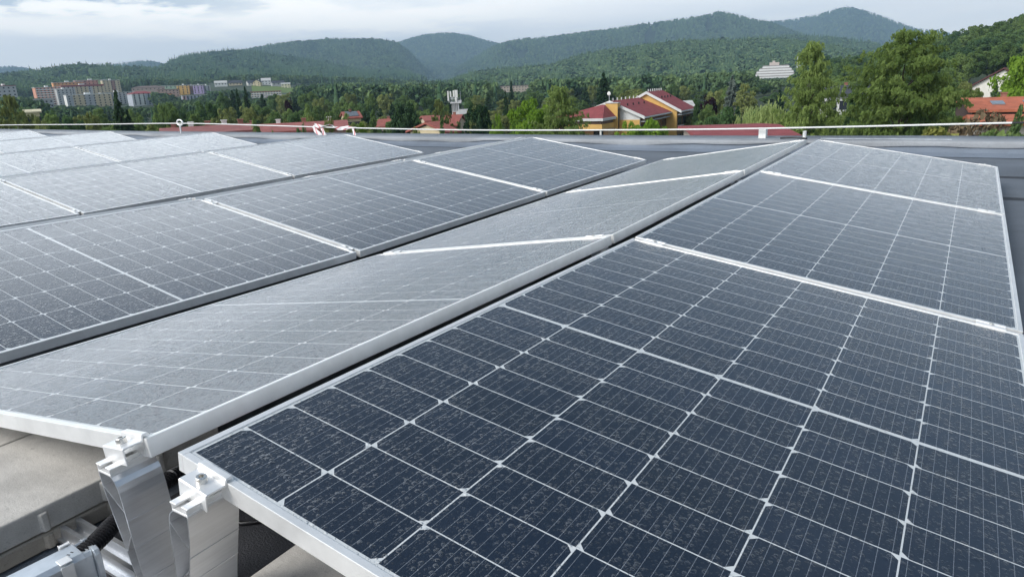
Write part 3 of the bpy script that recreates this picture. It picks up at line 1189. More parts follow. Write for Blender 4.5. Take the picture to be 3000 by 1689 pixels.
def proto_broad(rs, n=34):
    V, F = [], []
    for q in range(n):
        a, z = rs.uniform(0, 2 * math.pi), rs.uniform(.18, 1)
        rr = .46 * math.sqrt(max(0, 1 - ((z - .5) / .52) ** 2)) * rs.uniform(.75, 1.08)
        c = np.array([rr * math.cos(a), rr * math.sin(a), z])
        nrm = c - np.array([0, 0, .45])
        nrm /= np.linalg.norm(nrm) + 1e-6
        t1 = np.cross(nrm, rs.normal(size=3))
        t1 /= np.linalg.norm(t1) + 1e-6
        t2 = np.cross(nrm, t1)
        s = rs.uniform(.17, .27)
        b = len(V)
        for k in range(3):
            an = 2 * math.pi * k / 3 + rs.uniform(-.3, .3)
            V.append(c + s * (t1 * math.cos(an) + t2 * math.sin(an)) + nrm * rs.uniform(-.05, .05))
        F.append((b, b + 1, b + 2))
    return np.array(V), np.array(F)


RSP = np.random.RandomState(11)
P_CON = [proto_conifer(RSP) for _ in range(5)]
P_BRO = [proto_broad(RSP) for _ in range(6)]


def scatter(name, P, H, Wd, con, mat, rs, label=None, tone=None):
    """merge many far trees into one canopy object; P base points, H heights, con = conifer flags"""
    Vs, Fs, Ts = [], [], []
    off = 0
    n = len(P)
    kind = rs.randint(0, 1000, n)
    yaw = rs.uniform(0, 2 * math.pi, n)
    base_t = rs.uniform(0, 1, n) * .75 + .12
    if tone is not None:
        base_t = np.clip(base_t + tone, 0, 1.2)
    for protos, flag in ((P_CON, True), (P_BRO, False)):
        for k, (pv, pf) in enumerate(protos):
            sel = np.where((con == flag) & (kind % len(protos) == k))[0]
            if not len(sel):
                continue
            c, s = np.cos(yaw[sel])[:, None], np.sin(yaw[sel])[:, None]
            wd = Wd[sel][:, None]
            x = (pv[None, :, 0] * c - pv[None, :, 1] * s) * wd + P[sel, 0][:, None]
            y = (pv[None, :, 0] * s + pv[None, :, 1] * c) * wd + P[sel, 1][:, None]
            z = pv[None, :, 2] * H[sel][:, None] + P[sel, 2][:, None]
            Vs.append(np.stack([x, y, z], 2).reshape(-1, 3))
            m = len(pv)
            Fs.append((pf[None] + (off + np.arange(len(sel)) * m)[:, None, None]).reshape(-1, 3))
            off += len(sel) * m
            t = base_t[sel][:, None] * (.5 if flag else 1.0) + rs.uniform(-.10, .10, (len(sel), len(pf)))
            Ts.append(np.clip(t, 0, 1.3).ravel())
    o = np_mesh(name, np.concatenate(Vs), np.concatenate(Fs), mat, np.concatenate(Ts), link=True)
    tag(o, label, 'forest', kind='stuff')
    return o


def hill(sil, D, Dfoot, zfoot, tree_h, n_trees, conf, seed, label, spur=.12, wid=.62, tone=0.0, meadow=None, clear=0.0, back=.25):
    """one wooded hill: sil = skyline as seen over the valley (px, py of the tree tops), D its distance (number or (px, D) list)"""
    rs = np.random.RandomState(seed)
    us = np.arange(sil[0][0], sil[-1][0] + 1, 6.0)
    ys = np.interp(us, [s[0] for s in sil], [s[1] for s in sil])
    Dn = np.full_like(us, D) if not isinstance(D, (list, tuple)) else np.interp(us, [q[0] for q in D], [q[1] for q in D])
    Df = np.full_like(us, Dfoot) if not isinstance(Dfoot, (list, tuple)) else np.interp(us, [q[0] for q in Dfoot], [q[1] for q in Dfoot])
    top = np.array([at(a, b, d) for a, b, d in zip(us, ys, Dn)])
    ztop = top[:, 2] - tree_h * .86
    ns = 26
    S = np.concatenate([np.linspace(0, 1, ns), [1 + back * .3, 1 + back]])
    UU, SS = np.meshgrid(us, S, indexing='ij')
    az = np.arctan2(top[:, 0] - CAM[0], top[:, 1] - CAM[1])[:, None]
    dd = Df[:, None] + (Dn - Df)[:, None] * SS
    prof = np.where(SS <= 1, SS ** 1.15 * (1 - .12 * np.sin(math.pi * np.clip(SS, 0, 1))), 1 - (SS - 1) ** 2 * 3)
    w_ = np.sin(math.pi * np.clip(SS, 0, 1)) ** 1.0
    nz = fbm(UU / 60.0, SS * 3.0, seed + 5)
    zz = zfoot + (ztop[:, None] - zfoot) * (prof + spur * w_ * nz)
    xx = CAM[0] + dd * np.sin(az)
    yy = CAM[1] + dd * np.cos(az)
    V = np.stack([xx, yy, zz], 2)
    nu, nsn = len(us), len(S)
    I, J = np.meshgrid(np.arange(nu - 1), np.arange(nsn - 1), indexing='ij')
    I, J = I.ravel(), J.ravel()
    F = np.stack([I * nsn + J, (I + 1) * nsn + J, (I + 1) * nsn + J + 1, I * nsn + J + 1], 1)
    h_ = np_mesh('hill', V.reshape(-1, 3), F, M_HILL, smooth=True, link=True)
    tag(h_, kind='structure')
    # trees
    fi = rs.uniform(0, nu - 1.001, n_trees)
    sj = np.clip(1 - rs.uniform(0, 1, n_trees) ** 1.25 * 1.02 + .02, 0, 1.05)
    k = int(n_trees * .06)
    sj[:k] = rs.uniform(.97, 1.03, k)
    i0 = fi.astype(int)
    ti = (fi - i0)
    fj = np.interp(sj, S, np.arange(nsn))
    j0 = np.minimum(fj.astype(int), nsn - 2)
    tj = fj - j0

    def bil(arr):
        return (arr[i0, j0] * (1 - ti) * (1 - tj) + arr[i0 + 1, j0] * ti * (1 - tj) + arr[i0, j0 + 1] * (1 - ti) * tj + arr[i0 + 1, j0 + 1] * ti * tj)
    P = np.stack([bil(xx), bil(yy), bil(zz) - .6], 1)
    uu = us[i0] + ti * 6
    patch = fbm(uu / 22.0, sj * 6.0, seed + 9)
    keep = np.ones(n_trees, bool)
    if clear > 0:
        keep = patch > -1.1 + clear
    if meadow:
        for (ma, mbb, sa, sb) in meadow:
            keep &= ~((uu > ma) & (uu < mbb) & (sj > sa - .13) & (sj < sb - .01))
            V2 = []
            uu2 = np.linspace(ma, mbb, 14)
            ss2 = np.linspace(sa, sb, 8)
            gi = np.interp(uu2, us, np.arange(nu))
            gj = np.interp(ss2, S, np.arange(nsn))
            for a in gi:
                for b in gj:
                    ia, jb = min(int(a), nu - 2), min(int(b), nsn - 2)
                    fa, fb = a - ia, b - jb
                    q = (V[ia, jb] * (1 - fa) * (1 - fb) + V[ia + 1, jb] * fa * (1 - fb) + V[ia, jb + 1] * (1 - fa) * fb + V[ia + 1, jb + 1] * fa * fb)
                    V2.append(q + np.array([0, 0, .8]))
            I2, J2 = np.meshgrid(np.arange(13), np.arange(7), indexing='ij')
            I2, J2 = I2.ravel(), J2.ravel()
            md = np_mesh('meadow', np.array(V2), np.stack([I2 * 8 + J2, (I2 + 1) * 8 + J2, (I2 + 1) * 8 + J2 + 1, I2 * 8 + J2 + 1], 1), M_MEADOW, smooth=True, link=True)
            tag(md, kind='structure')
    con = rs.uniform(0, 1, n_trees) < np.clip(conf + .5 * patch, .03, .97)
    H = tree_h * rs.uniform(.68, 1.16, n_trees) * np.where(con, 1.12, .86)
    rdg = (sj > .96) & (rs.uniform(0, 1, n_trees) < .09)
    H = np.where(rdg, H * rs.uniform(1.05, 1.35, n_trees), H)
    Wd = tree_h * wid * rs.uniform(.8, 1.25, n_trees) * np.where(con, 1.0, 1.05)
    P, con, H, Wd, patch = P[keep], con[keep], H[keep], Wd[keep], patch[keep]
    scatter('forest', P, H, Wd, con, M_FOREST, rs, label, tone + .17 * patch)


hill([(-420, 215), (-200, 200), (-60, 195), (0, 193), (40, 192), (80, 198), (110, 206), (180, 222)], 6000, 4600, -5, 22, 3500, .5, 21,
     'faint blue wooded hill at the far left skyline')
hill([(260, 215), (325, 189), (360, 182), (400, 178), (440, 177), (470, 183), (510, 190), (600, 215)], 5400, 4200, -5, 22, 3500, .5, 22,
     'pale blue wooded hilltop showing between the two left hills')
hill([(-420, 205), (-200, 222), (0, 216), (80, 208), (130, 200), (185, 190), (240, 187), (300, 190), (350, 193), (420, 197), (480, 199), (600, 214)], 1900, 1150, 2, 17, 9000, .45, 23,
     'low dark wooded ridge with small meadows behind the left town', meadow=[(72, 106, .50, .62), (150, 264, .64, .82), (343, 374, .65, .76)])
hill([(1100, 255), (1130, 150), (1165, 123), (1200, 111), (1240, 101), (1290, 95), (1330, 95), (1380, 104), (1420, 116), (1465, 127), (1540, 150), (1600, 200)], 5600, 3600, -14, 22, 9000, .35, 24,
     'rounded blue-green wooded mountain at the head of the valley', spur=.16)
hill([(560, 200), (640, 165), (700, 148), (760, 135), (800, 127), (850, 121), (920, 116), (980, 112), (1050, 111), (1110, 113), (1165, 123), (1200, 150), (1245, 196), (1290, 240)], 3600, 2500, -14, 20, 10000, .45, 25,
     'long wooded mountain flank on the left side of the valley', spur=.16)
hill([(400, 225), (470, 196), (500, 178), (530, 166), (570, 158), (640, 150), (700, 147), (760, 152), (850, 166), (930, 178), (1000, 192), (1040, 203), (1090, 206), (1150, 201), (1200, 209), (1250, 243)], 2400,
     [(400, 1250), (800, 1350), (1250, 1900)], [0, 0][0], 22, 13000, .80, 26, 'dark spruce hill rising behind the left town', tone=-.12)
hill([(2100, 140), (2200, 70), (2240, 64), (2290, 58), (2340, 52), (2400, 40), (2440, 28), (2470, 20), (2500, 20), (2540, 30), (2600, 52), (2660, 74), (2700, 86), (2740, 86), (2800, 100), (3000, 150), (3300, 170)], 6000, 4000, 0, 22, 11000, .6, 27,
     'highest blue pointed mountain on the right skyline', spur=.10)
hill([(1280, 242), (1300, 228), (1350, 190), (1400, 160), (1450, 131), (1490, 119), (1540, 111), (1600, 107), (1660, 99), (1720, 91), (1780, 85), (1840, 75), (1900, 67), (1960, 58), (2010, 52), (2060, 45), (2090, 35), (2120, 33), (2160, 42), (2200, 54), (2240, 60), (2265, 66), (2330, 90), (2450, 130), (2600, 160)], 3900, 2500, -12, 21, 17000, .50, 28,
     'long wooded mountain ridge right of the valley', spur=.17, clear=.12)
hill([(1900, 150), (2000, 128), (2100, 117), (2200, 108), (2250, 103), (2330, 101), (2400, 104), (2480, 112), (2560, 124), (2650, 140), (2800, 165), (3000, 190)], 2500, 1750, 0, 20, 7000, .6, 29,
     'dark wooded spur below the highest mountain')
hill([(1230, 262), (1290, 245), (1340, 226), (1400, 208), (1480, 200), (1550, 193), (1620, 187), (1660, 174), (1700, 160), (1760, 150), (1800, 142), (1860, 134), (1920, 127), (2000, 118), (2080, 117), (2160, 117), (2240, 112), (2300, 116), (2380, 124), (2460, 138), (2560, 160), (2700, 185)], 1650, [(1230, 1150), (2000, 1000), (2700, 1050)], -13, 17, 19000, .35, 30,
     'nearer dark green wooded hill below the right ridge', wid=.64, tone=.05)

# ==================================================================================================
# TREES
# ==================================================================================================
def quads(C, T1, T2, tint):
    """leaf quads from centres and half-axis vectors"""
    n = len(C)
    V = np.empty((n, 4, 3))
    V[:, 0] = C - T1 - T2
    V[:, 1] = C + T1 - T2
    V[:, 2] = C + T1 + T2
    V[:, 3] = C - T1 + T2
    return V.reshape(-1, 3), np.arange(n * 4).reshape(n, 4), tint


def unit(v):
    return v / (np.linalg.norm(v, axis=-1, keepdims=True) + 1e-9)


def crown_broad(seed, clumps=76, per=150, leaf=.016, zc=.57, zr=.43, lump=.62, low=.14):
    rs = np.random.RandomState(seed)
    Cs, Ns, Ts = [], [], []
    big = unit(rs.normal(size=(7, 3)))
    k = 0
    while k < clumps:
        d = unit(rs.normal(size=3))
        rr = rs.uniform(.50, .92) if k > clumps * .25 else rs.uniform(.1, .5)
        bulge = 1 + .16 * np.max(big @ d) ** 3 * lump - .12
        c = np.array([.5 * d[0] * rr * bulge, .5 * d[1] * rr * bulge, zc + zr * d[2] * rr * bulge])
        if c[2] < low:
            continue
        r = rs.uniform(.075, .135) * (1.1 - .25 * rr)
        m = int(per * rs.uniform(.7, 1.3))
        q = unit(rs.normal(size=(m, 3)) + np.array([0, 0, .35]) + .5 * d)
        p = c + q * r * rs.uniform(.55, 1.08, (m, 1)) * np.array([1.1, 1.1, .85])
        Cs.append(p)
        Ns.append(unit(q + .7 * rs.normal(size=(m, 3))))
        Ts.append(np.clip(rs.uniform(.05, .95) * .6 + rs.uniform(0, .4, m), 0, 1))
        k += 1
    C, N, T = np.concatenate(Cs), np.concatenate(Ns), np.concatenate(Ts)
    a = unit(np.cross(N, rs.normal(size=N.shape)))
    b = np.cross(N, a)
    s = leaf * rs.uniform(.6, 1.3, (len(C), 1))
    return quads(C, a * s, b * s * .75, T)


def crown_spruce(seed, levels=30, leaf=.018, rad=.5, droop=.35, power=.85, ragged=.25, low=.05):
    rs = np.random.RandomState(seed)
    Cs, D1, D2, Ts = [], [], [], []
    for l in range(levels):
        z = low + (1 - low) * (l / levels) ** .95
        r = rad * (1 - z) ** power + .012
        nb = max(5, int(17 * (1 - z) + 4))
        for b in range(nb):
            a = rs.uniform(0, 2 * math.pi)
            rl = r * rs.uniform(1 - ragged, 1.1)
            m = max(3, int(rl / .020) + 3)
            t = np.linspace(.12, 1, m)
            zz = z + rs.uniform(-.012, .012) - droop * rl * t * (1 - .45 * t)
            base = np.stack([rl * t * math.cos(a), rl * t * math.sin(a), zz], 1)
            side = np.array([-math.sin(a), math.cos(a), 0])
            for sgn in (-1, 0, 1):
                c = base + side * (sgn * .020 * (1.1 - t))[:, None] + rs.normal(size=base.shape) * .006
                Cs.append(c)
                dr = np.array([math.cos(a), math.sin(a), -.5]) + .5 * sgn * side
                D1.append(np.tile(unit(dr[None]), (m, 1)))
                D2.append(unit(np.tile(side, (m, 1)) + rs.normal(size=(m, 3)) * .6))
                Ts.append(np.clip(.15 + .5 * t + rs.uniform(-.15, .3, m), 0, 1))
    C, a, b, T = map(np.concatenate, (Cs, D1, D2, Ts))
    s = leaf * rs.uniform(.7, 1.3, (len(C), 1))
    return quads(C, a * s, b * s * .55, T)


def crown_larch(seed, branches=150, per=60, leaf=.015, low=.06, wide=.5):
    """feathery crown: long uneven branches, each carrying drooping sprays with gaps between"""
    rs = np.random.RandomState(seed)
    Cs, D1, D2, Ts = [], [], [], []
    ph = rs.uniform(0, 6.28, 6)
    for b in range(branches):
        z = low + (.985 - low) * rs.uniform(0, 1) ** .95
        a = rs.uniform(0, 2 * math.pi)
        lump = 1 + .16 * math.sin(2 * a + ph[0] + 5 * z) + .13 * math.sin(3 * a + ph[1] - 9 * z) + .10 * math.sin(14 * z + ph[2] + a)
        prof = .50 * min(1.0, (1.03 - z) / wide) ** .62 * (.78 + .22 * min(1, z / .25)) * lump
        rl = prof * rs.uniform(.45, 1.08)
        tone = rs.uniform(0, .62)
        lift = rs.uniform(.18, .55)
        side = np.array([-math.sin(a), math.cos(a), 0])
        nsp = 3 + int(rl * 26)
        for k in range(nsp):
            t0 = rs.uniform(.15, 1) ** .7
            m = max(4, int(per * .10 * (1 + rl)))
            cz_ = z + lift * rl * (t0 - .45 * t0 ** 2)
            sx_ = rs.normal() * .030 * t0
            base = np.array([rl * t0 * math.cos(a), rl * t0 * math.sin(a), cz_]) + side * sx_
            L = rs.uniform(.012, .050)
            q = rs.uniform(0, 1, m)
            dirv = np.array([math.cos(a) * .55, math.sin(a) * .55, -.55]) + side * rs.normal() * .5
            c = base + dirv * (q * L)[:, None] + rs.normal(size=(m, 3)) * .0055
            Cs.append(c)
            D1.append(unit(np.tile(dirv, (m, 1)) + rs.normal(size=(m, 3)) * .5))
            D2.append(unit(rs.normal(size=(m, 3))))
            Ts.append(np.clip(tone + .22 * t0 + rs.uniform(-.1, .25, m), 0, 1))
    C, a, b, T = map(np.concatenate, (Cs, D1, D2, Ts))
    s = leaf * rs.uniform(.7, 1.5, (len(C), 1))
    return quads(C, a * s * 1.35, b * s * .55, T)


def crown_willow(seed, strands=700, leaf=.012):
    rs = np.random.RandomState(seed)
    Cs, D1, D2, Ts = [], [], [], []
    for b in range(strands):
        d = unit(rs.normal(size=3))
        d[2] = abs(d[2])
        rr = rs.uniform(.55, 1.0)
        bl = 1 + .12 * math.sin(3 * math.atan2(d[1], d[0])) 
        top = np.array([.47 * d[0] * rr * bl, .47 * d[1] * rr * bl, .55 + .42 * d[2] * rr])
        L = rs.uniform(.15, .55) * (.4 + math.hypot(d[0], d[1]))
        m = int(14 + L * 60)
        t = np.linspace(0, 1, m)
        out = np.array([d[0], d[1], 0]) * .05
        c = top + out * np.sin(t * 1.6)[:, None] + np.array([0, 0, -1]) * (t * L)[:, None] + rs.normal(size=(m, 3)) * .007
        c = c[c[:, 2] > .03]
        m = len(c)
        Cs.append(c)
        D1.append(unit(np.tile(np.array([0, 0, -1.0]), (m, 1)) + rs.normal(size=(m, 3)) * .3))
        D2.append(unit(rs.normal(size=(m, 3))))
        Ts.append(np.clip(rs.uniform(0, .7) + rs.uniform(0, .3, m), 0, 1))
    C, a, b, T = map(np.concatenate, (Cs, D1, D2, Ts))
    s = leaf * rs.uniform(.7, 1.3, (len(C), 1))
    return quads(C, a * s * 1.4, b * s * .45, T)


def trunk_mesh(name, mat, h=.8, r=.020, limbs=7, seed=0, spread=.3):
    rr = random.Random(seed)
    mb = MB()
    k = 7
    pts = [(rr.uniform(-.008, .008) * i, rr.uniform(-.008, .008) * i, -.03 + h * i / (k - 1)) for i in range(k)]
    mb.tube(pts, r, 7, True, [r * (1.25 - 1.05 * i / (k - 1)) for i in range(k)])
    for l in range(limbs):
        z = rr.uniform(.2, .75) * h
        a = rr.uniform(0, 2 * math.pi)
        L = rr.uniform(.6, 1) * spread * (1.15 - z / h * .6)
        p0 = Vector((0, 0, z))
        mb.tube([p0, p0 + Vector((math.cos(a) * L * .5, math.sin(a) * L * .5, L * .35)), p0 + Vector((math.cos(a) * L, math.sin(a) * L, L * .85))], r * .4, 5, False,
                [r * .5, r * .32, r * .10])
    o = mb.build(name, mat)
    me = o.data
    bpy.data.objects.remove(o)
    return me


TRUNK = trunk_mesh('trunk', M_BARK, seed=1)
TRUNK_ST = trunk_mesh('trunk', M_BARK, h=.97, r=.016, limbs=16, seed=2, spread=.22)
TRUNK_W = trunk_mesh('trunk', M_BIRCHBARK, h=.85, r=.013, limbs=6, seed=3)


def crown_me(data, mat):
    V, F, T = data
    return np_mesh('crown', V, F, mat, T)


PROT = {}


def proto(key, builder, mats, trunk):
    """builder(seed) -> leaf arrays; one mesh per seed and material"""
    PROT[key] = [(crown_me(builder(s), m), trunk) for s, m in mats]


proto('broad', lambda s: crown_broad(s), [(1, M_LEAF), (2, M_LEAF), (3, M_LEAF)], TRUNK)
proto('dark', lambda s: crown_broad(s), [(4, M_LEAF_DK), (5, M_LEAF_DK), (6, M_LEAF_DK)], TRUNK)
proto('olive', lambda s: crown_broad(s, 64, 140, zc=.55, zr=.47), [(7, M_LEAF_OL), (8, M_LEAF_OL)], TRUNK)
proto('bright', lambda s: crown_broad(s, 84, 150, .015), [(9, M_LEAF_BR), (10, M_LEAF_BR)], TRUNK)
proto('purple', lambda s: crown_broad(s, 50, 100), [(11, M_PURPLE)], TRUNK)
proto('bush', lambda s: crown_broad(s, 60, 110, zc=.45, zr=.52, low=.0), [(12, M_LEAF), (13, M_LEAF_OL)], TRUNK)
proto('thuja', lambda s: crown_broad(s, 80, 130, .016, zc=.42, zr=.55, low=.0), [(14, M_THUJA)], TRUNK)
proto('russet', lambda s: crown_broad(s, 60, 80, .017, zc=.52, zr=.46), [(15, M_RUSSET)], TRUNK)
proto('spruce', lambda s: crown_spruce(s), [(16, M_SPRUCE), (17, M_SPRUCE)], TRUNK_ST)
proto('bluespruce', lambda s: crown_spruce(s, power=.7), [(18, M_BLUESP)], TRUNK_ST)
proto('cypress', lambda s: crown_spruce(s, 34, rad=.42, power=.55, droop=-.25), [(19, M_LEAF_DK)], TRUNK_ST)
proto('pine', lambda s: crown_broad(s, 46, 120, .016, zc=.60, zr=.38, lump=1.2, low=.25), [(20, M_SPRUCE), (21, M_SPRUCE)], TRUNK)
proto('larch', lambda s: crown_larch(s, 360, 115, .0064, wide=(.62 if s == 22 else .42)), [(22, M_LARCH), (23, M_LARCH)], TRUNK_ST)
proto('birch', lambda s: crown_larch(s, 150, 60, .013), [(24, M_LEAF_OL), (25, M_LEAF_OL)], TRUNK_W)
proto('willow', lambda s: crown_willow(s), [(26, M_WILLOW)], TRUNK)
proto('far_broad', lambda s: crown_broad(s, 40, 42, .038), [(31, M_LEAF), (32, M_LEAF), (33, M_LEAF_DK), (34, M_LEAF), (35, M_LEAF_DK)], TRUNK)
proto('far_olive', lambda s: crown_broad(s, 40, 42, .038), [(36, M_LEAF_OL), (37, M_LEAF_OL)], TRUNK)
NAMES = {'broad': 'leafy_tree', 'dark': 'leafy_tree', 'olive': 'leafy_tree', 'bright': 'maple_tree', 'purple': 'copper_beech', 'bush': 'shrub', 'thuja': 'shrub', 'russet': 'leafy_tree',
         'spruce': 'spruce_tree', 'bluespruce': 'spruce_tree', 'cypress': 'cypress_tree', 'pine': 'pine_tree', 'larch': 'larch_tree', 'birch': 'birch_tree', 'willow': 'willow_tree',
         'far_broad': 'leafy_tree', 'far_olive': 'leafy_tree'}
TR = random.Random(5)


def tree(kind, px, ytop, D, wpx, label, group=None, var=None, hmin=None):
    p = at(px, ytop, D)
    z0 = gz(p[0], p[1])
    h = max(p[2] - z0, hmin or 2.0)
    if h > 30:
        z0, h = p[2] - 30, 30
    wd = wpx / KU * D
    ps = PROT[kind]
    cr, tr_ = ps[TR.randrange(len(ps)) if var is None else var]
    root = empty(NAMES[kind], (p[0], p[1], z0), TR.uniform(0, 6.28))
    root.scale = (wd, wd, h)
    tag(root, label, 'shrub' if NAMES[kind] == 'shrub' else 'tree', group)
    for nm, me in (('trunk', tr_), ('crown', cr)):
        o = bpy.data.objects.new(nm, me)
        o.parent = root
        COL.objects.link(o)
    return root


HERO = [
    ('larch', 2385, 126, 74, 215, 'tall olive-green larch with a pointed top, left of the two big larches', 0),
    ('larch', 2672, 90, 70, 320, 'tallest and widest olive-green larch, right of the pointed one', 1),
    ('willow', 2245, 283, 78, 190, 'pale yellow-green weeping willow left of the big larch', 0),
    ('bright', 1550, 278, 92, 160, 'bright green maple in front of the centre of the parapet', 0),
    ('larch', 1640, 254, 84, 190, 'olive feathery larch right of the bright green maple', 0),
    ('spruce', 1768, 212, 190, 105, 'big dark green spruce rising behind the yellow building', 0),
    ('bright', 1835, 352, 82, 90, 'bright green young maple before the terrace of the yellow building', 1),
    ('bright', 1905, 338, 84, 130, 'bright green maple hiding the lower wall of the yellow building', 0),
    ('dark', 2120, 305, 88, 190, 'dense dark rounded tree between the yellow building and the willow', 0),
    ('cypress', 2040, 277, 130, 30, 'slim dark green cypress right of the yellow building', 0),
    ('purple', 2078, 270, 150, 62, 'dark purple copper beech right of the yellow building', 0),
    ('bluespruce', 2146, 216, 170, 70, 'grey-green blue spruce behind the dark rounded tree', 0),
    ('olive', 2098, 250, 185, 62, 'beige-green tree left of the blue spruce', 0),
    ('birch', 2182, 246, 165, 66, 'light birch with pale stems right of the blue spruce', 0),
    ('spruce', 1497, 234, 300, 34, 'slender dark spruce standing before the low cream building', 1),
    ('spruce', 336, 262, 118, 92, 'big dark spruce in front of the left town blocks', 0),
    ('spruce', 692, 256, 215, 40, 'left one of the twin dark spruces right of the town', 1),
    ('spruce', 716, 251, 225, 44, 'right one of the twin dark spruces right of the town', 0),
    ('birch', 25, 283, 118, 92, 'yellowish birch at the left edge behind the parapet', 0),
    ('birch', 262, 328, 100, 66, 'drooping light green birch left of the big left spruce', 1),
    ('olive', 450, 335, 92, 110, 'yellow-green bushy tree right of the big left spruce', 0),
    ('bush', 100, 322, 115, 70, 'low bushy olive tree left of the cream shed', 1),
    ('broad', 480, 292, 135, 76, 'round mid-green tree right of the red-roofed tower block', 0),
    ('dark', 595, 287, 150, 74, 'dark oval tree below the lilac block', 1),
    ('purple', 843, 281, 210, 34, 'dark purple beech among the trees left of centre', 0),
    ('olive', 745, 302, 150, 74, 'broad olive tree in the middle belt left of the purple beech', 1),
    ('broad', 905, 300, 130, 70, 'rounded green tree behind the long red roof', 1),
    ('olive', 1010, 335, 92, 78, 'olive bushy tree before the house with roof panels', 0),
    ('birch', 910, 345, 88, 60, 'small light birch standing before the long red roof', 0),
    ('bright', 1060, 355, 84, 40, 'small bright green sapling behind the barrier tape', 1),
    ('cypress', 1090, 322, 92, 56, 'conical green tree right of the long red roof', 0),
    ('pine', 1180, 292, 110, 112, 'dark spreading pine left of the antenna tower', 0),
    ('birch', 1285, 297, 112, 72, 'light weeping birch just left of the antenna tower', 0),
    ('cypress', 1293, 345, 84, 44, 'small green conical tree before the orange-red gable', 0),
    ('bush', 1330, 360, 80, 56, 'dark green shrub below the antenna tower', 0),
    ('pine', 1412, 290, 98, 110, 'dark pine between the antenna tower and the bright maple', 1),
    ('birch', 1385, 312, 105, 60, 'olive birch right of the antenna tower', 1),
    ('spruce', 1480, 265, 150, 46, 'dark narrow spruce left of the bright maple', 0),
    ('cypress', 2505, 262, 84, 88, 'green conical tree between the two big larches', 0),
    ('broad', 2545, 300, 72, 120, 'mid-green tree in front of the dark-roofed house', 0),
    ('olive', 2460, 300, 95, 90, 'olive tree at the foot of the pointed larch', 1),
    ('thuja', 2795, 342, 55, 330, 'yellow-green variegated shrub behind the right parapet', 0),
    ('russet', 2868, 296, 60, 210, 'brownish thin tree left of the orange-roofed houses', 0),
    ('bright', 3010, 150, 120, 140, 'bright green tree at the right edge beside the white house', 0),
    ('dark', 2790, 240, 95, 110, 'dark green tree right of the widest larch', 1),
    ('cypress', 2990, 308, 60, 80, 'blue-green small conifer at the right edge by the orange roofs', 0),
    ('bush', 2992, 340, 52, 270, 'wide dark shrub at the right edge of the parapet', 0),
    ('cypress', 2920, 232, 130, 40, 'small dark conifer beside the white gabled house', 0),
    ('olive', 2850, 222, 140, 70, 'olive-yellow tree left of the white gabled house', 1),
    ('olive', 1850, 252, 230, 100, 'light olive tree with bare twigs behind the yellow roofs', 1),
    ('bush', 655, 366, 62, 60, 'low green shrub before the seam of the two long red roofs', 0),
    ('broad', 735, 338, 66, 78, 'round green tree before the long red roof, right of the green shrub', 1),
    ('dark', 878, 346, 64, 58, 'dark green tree before the right part of the long red roof', 1),
    ('bush', 560, 368, 60, 44, 'small green shrub before the faded red roof', 0),
    ('olive', 780, 345, 66, 52, 'yellow-green bushy tree before the middle of the long red roof', 0),
    ('birch', 962, 340, 68, 66, 'olive birch at the right end of the long red roof', 1),
    ('dark', 1120, 350, 75, 56, 'dark leafy tree before the orange-red hipped roof', 1),
    ('bush', 1215, 352, 72, 62, 'dark olive shrub left of the red gable roof', 1),
    ('bright', 1452, 330, 88, 46, 'small bright tree right of the dark pine', 1),
]
for k_, px, yt, D, wp, lab, var in HERO:
    tree(k_, px, yt, D, wp, lab, None, min(var, len(PROT[k_]) - 1))

BELT_LAB = {'broad': 'mid-green leafy tree in the dense tree belt beyond the parapet',
            'dark': 'dark green leafy tree in the dense tree belt beyond the parapet',
            'olive': 'olive-green leafy tree in the dense tree belt beyond the parapet',
            'spruce': 'dark spruce in the wooded belt between the roof and the hills',
            'birch': 'light feathery birch in the wooded belt between the roof and the hills',
            'far_broad': 'small distant green tree among the roofs and woods of the valley',
            'far_olive': 'small distant yellowish-green tree among the woods of the valley'}


G3 = 'trees on the right hillside'
LAB3 = {'broad': 'mid-green leafy tree on the wooded hillside at the right', 'dark': 'dark green leafy tree on the wooded hillside at the right', 'olive': 'olive-green leafy tree on the wooded hillside at the right'}


def belt(x0, x1, step, ylo, yhi, Dlo, Dhi, w0, w1, kinds, group, skip=()):
    px = x0
    while px < x1:
        q = px + TR.uniform(-.35, .35) * step
        lo, hi = (ylo(q), yhi(q)) if callable(ylo) else (ylo, yhi)
        y = TR.uniform(lo, hi)
        if not any(a < q < b and y < c for a, b, c in skip):
            k = TR.choice(kinds)
            tree(k, q, y, TR.uniform(Dlo, Dhi), TR.uniform(w0, w1), (LAB3 if group == G3 else BELT_LAB)[k], group)
        px += step


G1 = 'trees of the wooded belt beyond the roof'
G2 = 'small distant trees in the valley'
K1 = ['broad', 'dark', 'broad', 'broad', 'olive', 'broad', 'spruce', 'dark', 'olive']
KF = ['far_broad', 'far_broad', 'far_broad', 'far_olive', 'far_broad']
town_skip = [(95, 460, 306), (450, 640, 296)]
belt(-40, 1560, 46, 318, 350, 105, 150, 66, 100, K1, G1)
belt(-30, 1500, 44, 292, 318, 170, 230, 46, 78, K1, G1, town_skip)
belt(640, 1700, 32, 262, 296, 250, 330, 44, 66, K1 + ['birch'], G1)
belt(1640, 2340, 36, 238, 268, 310, 380, 38, 56, K1, G1, [(2205, 2325, 240)])
belt(1640, 2320, 44, 262, 300, 200, 300, 46, 74, K1, G1, [(1690, 2010, 400)])
belt(2000, 2320, 44, 300, 330, 110, 150, 60, 90, K1, G1)
# woods on the valley floor that read as one mass
def proto_mid(rs):
    V, F, T = crown_broad(int(rs.randint(1e6)), 16, 9, .075, low=.12)
    return V, F


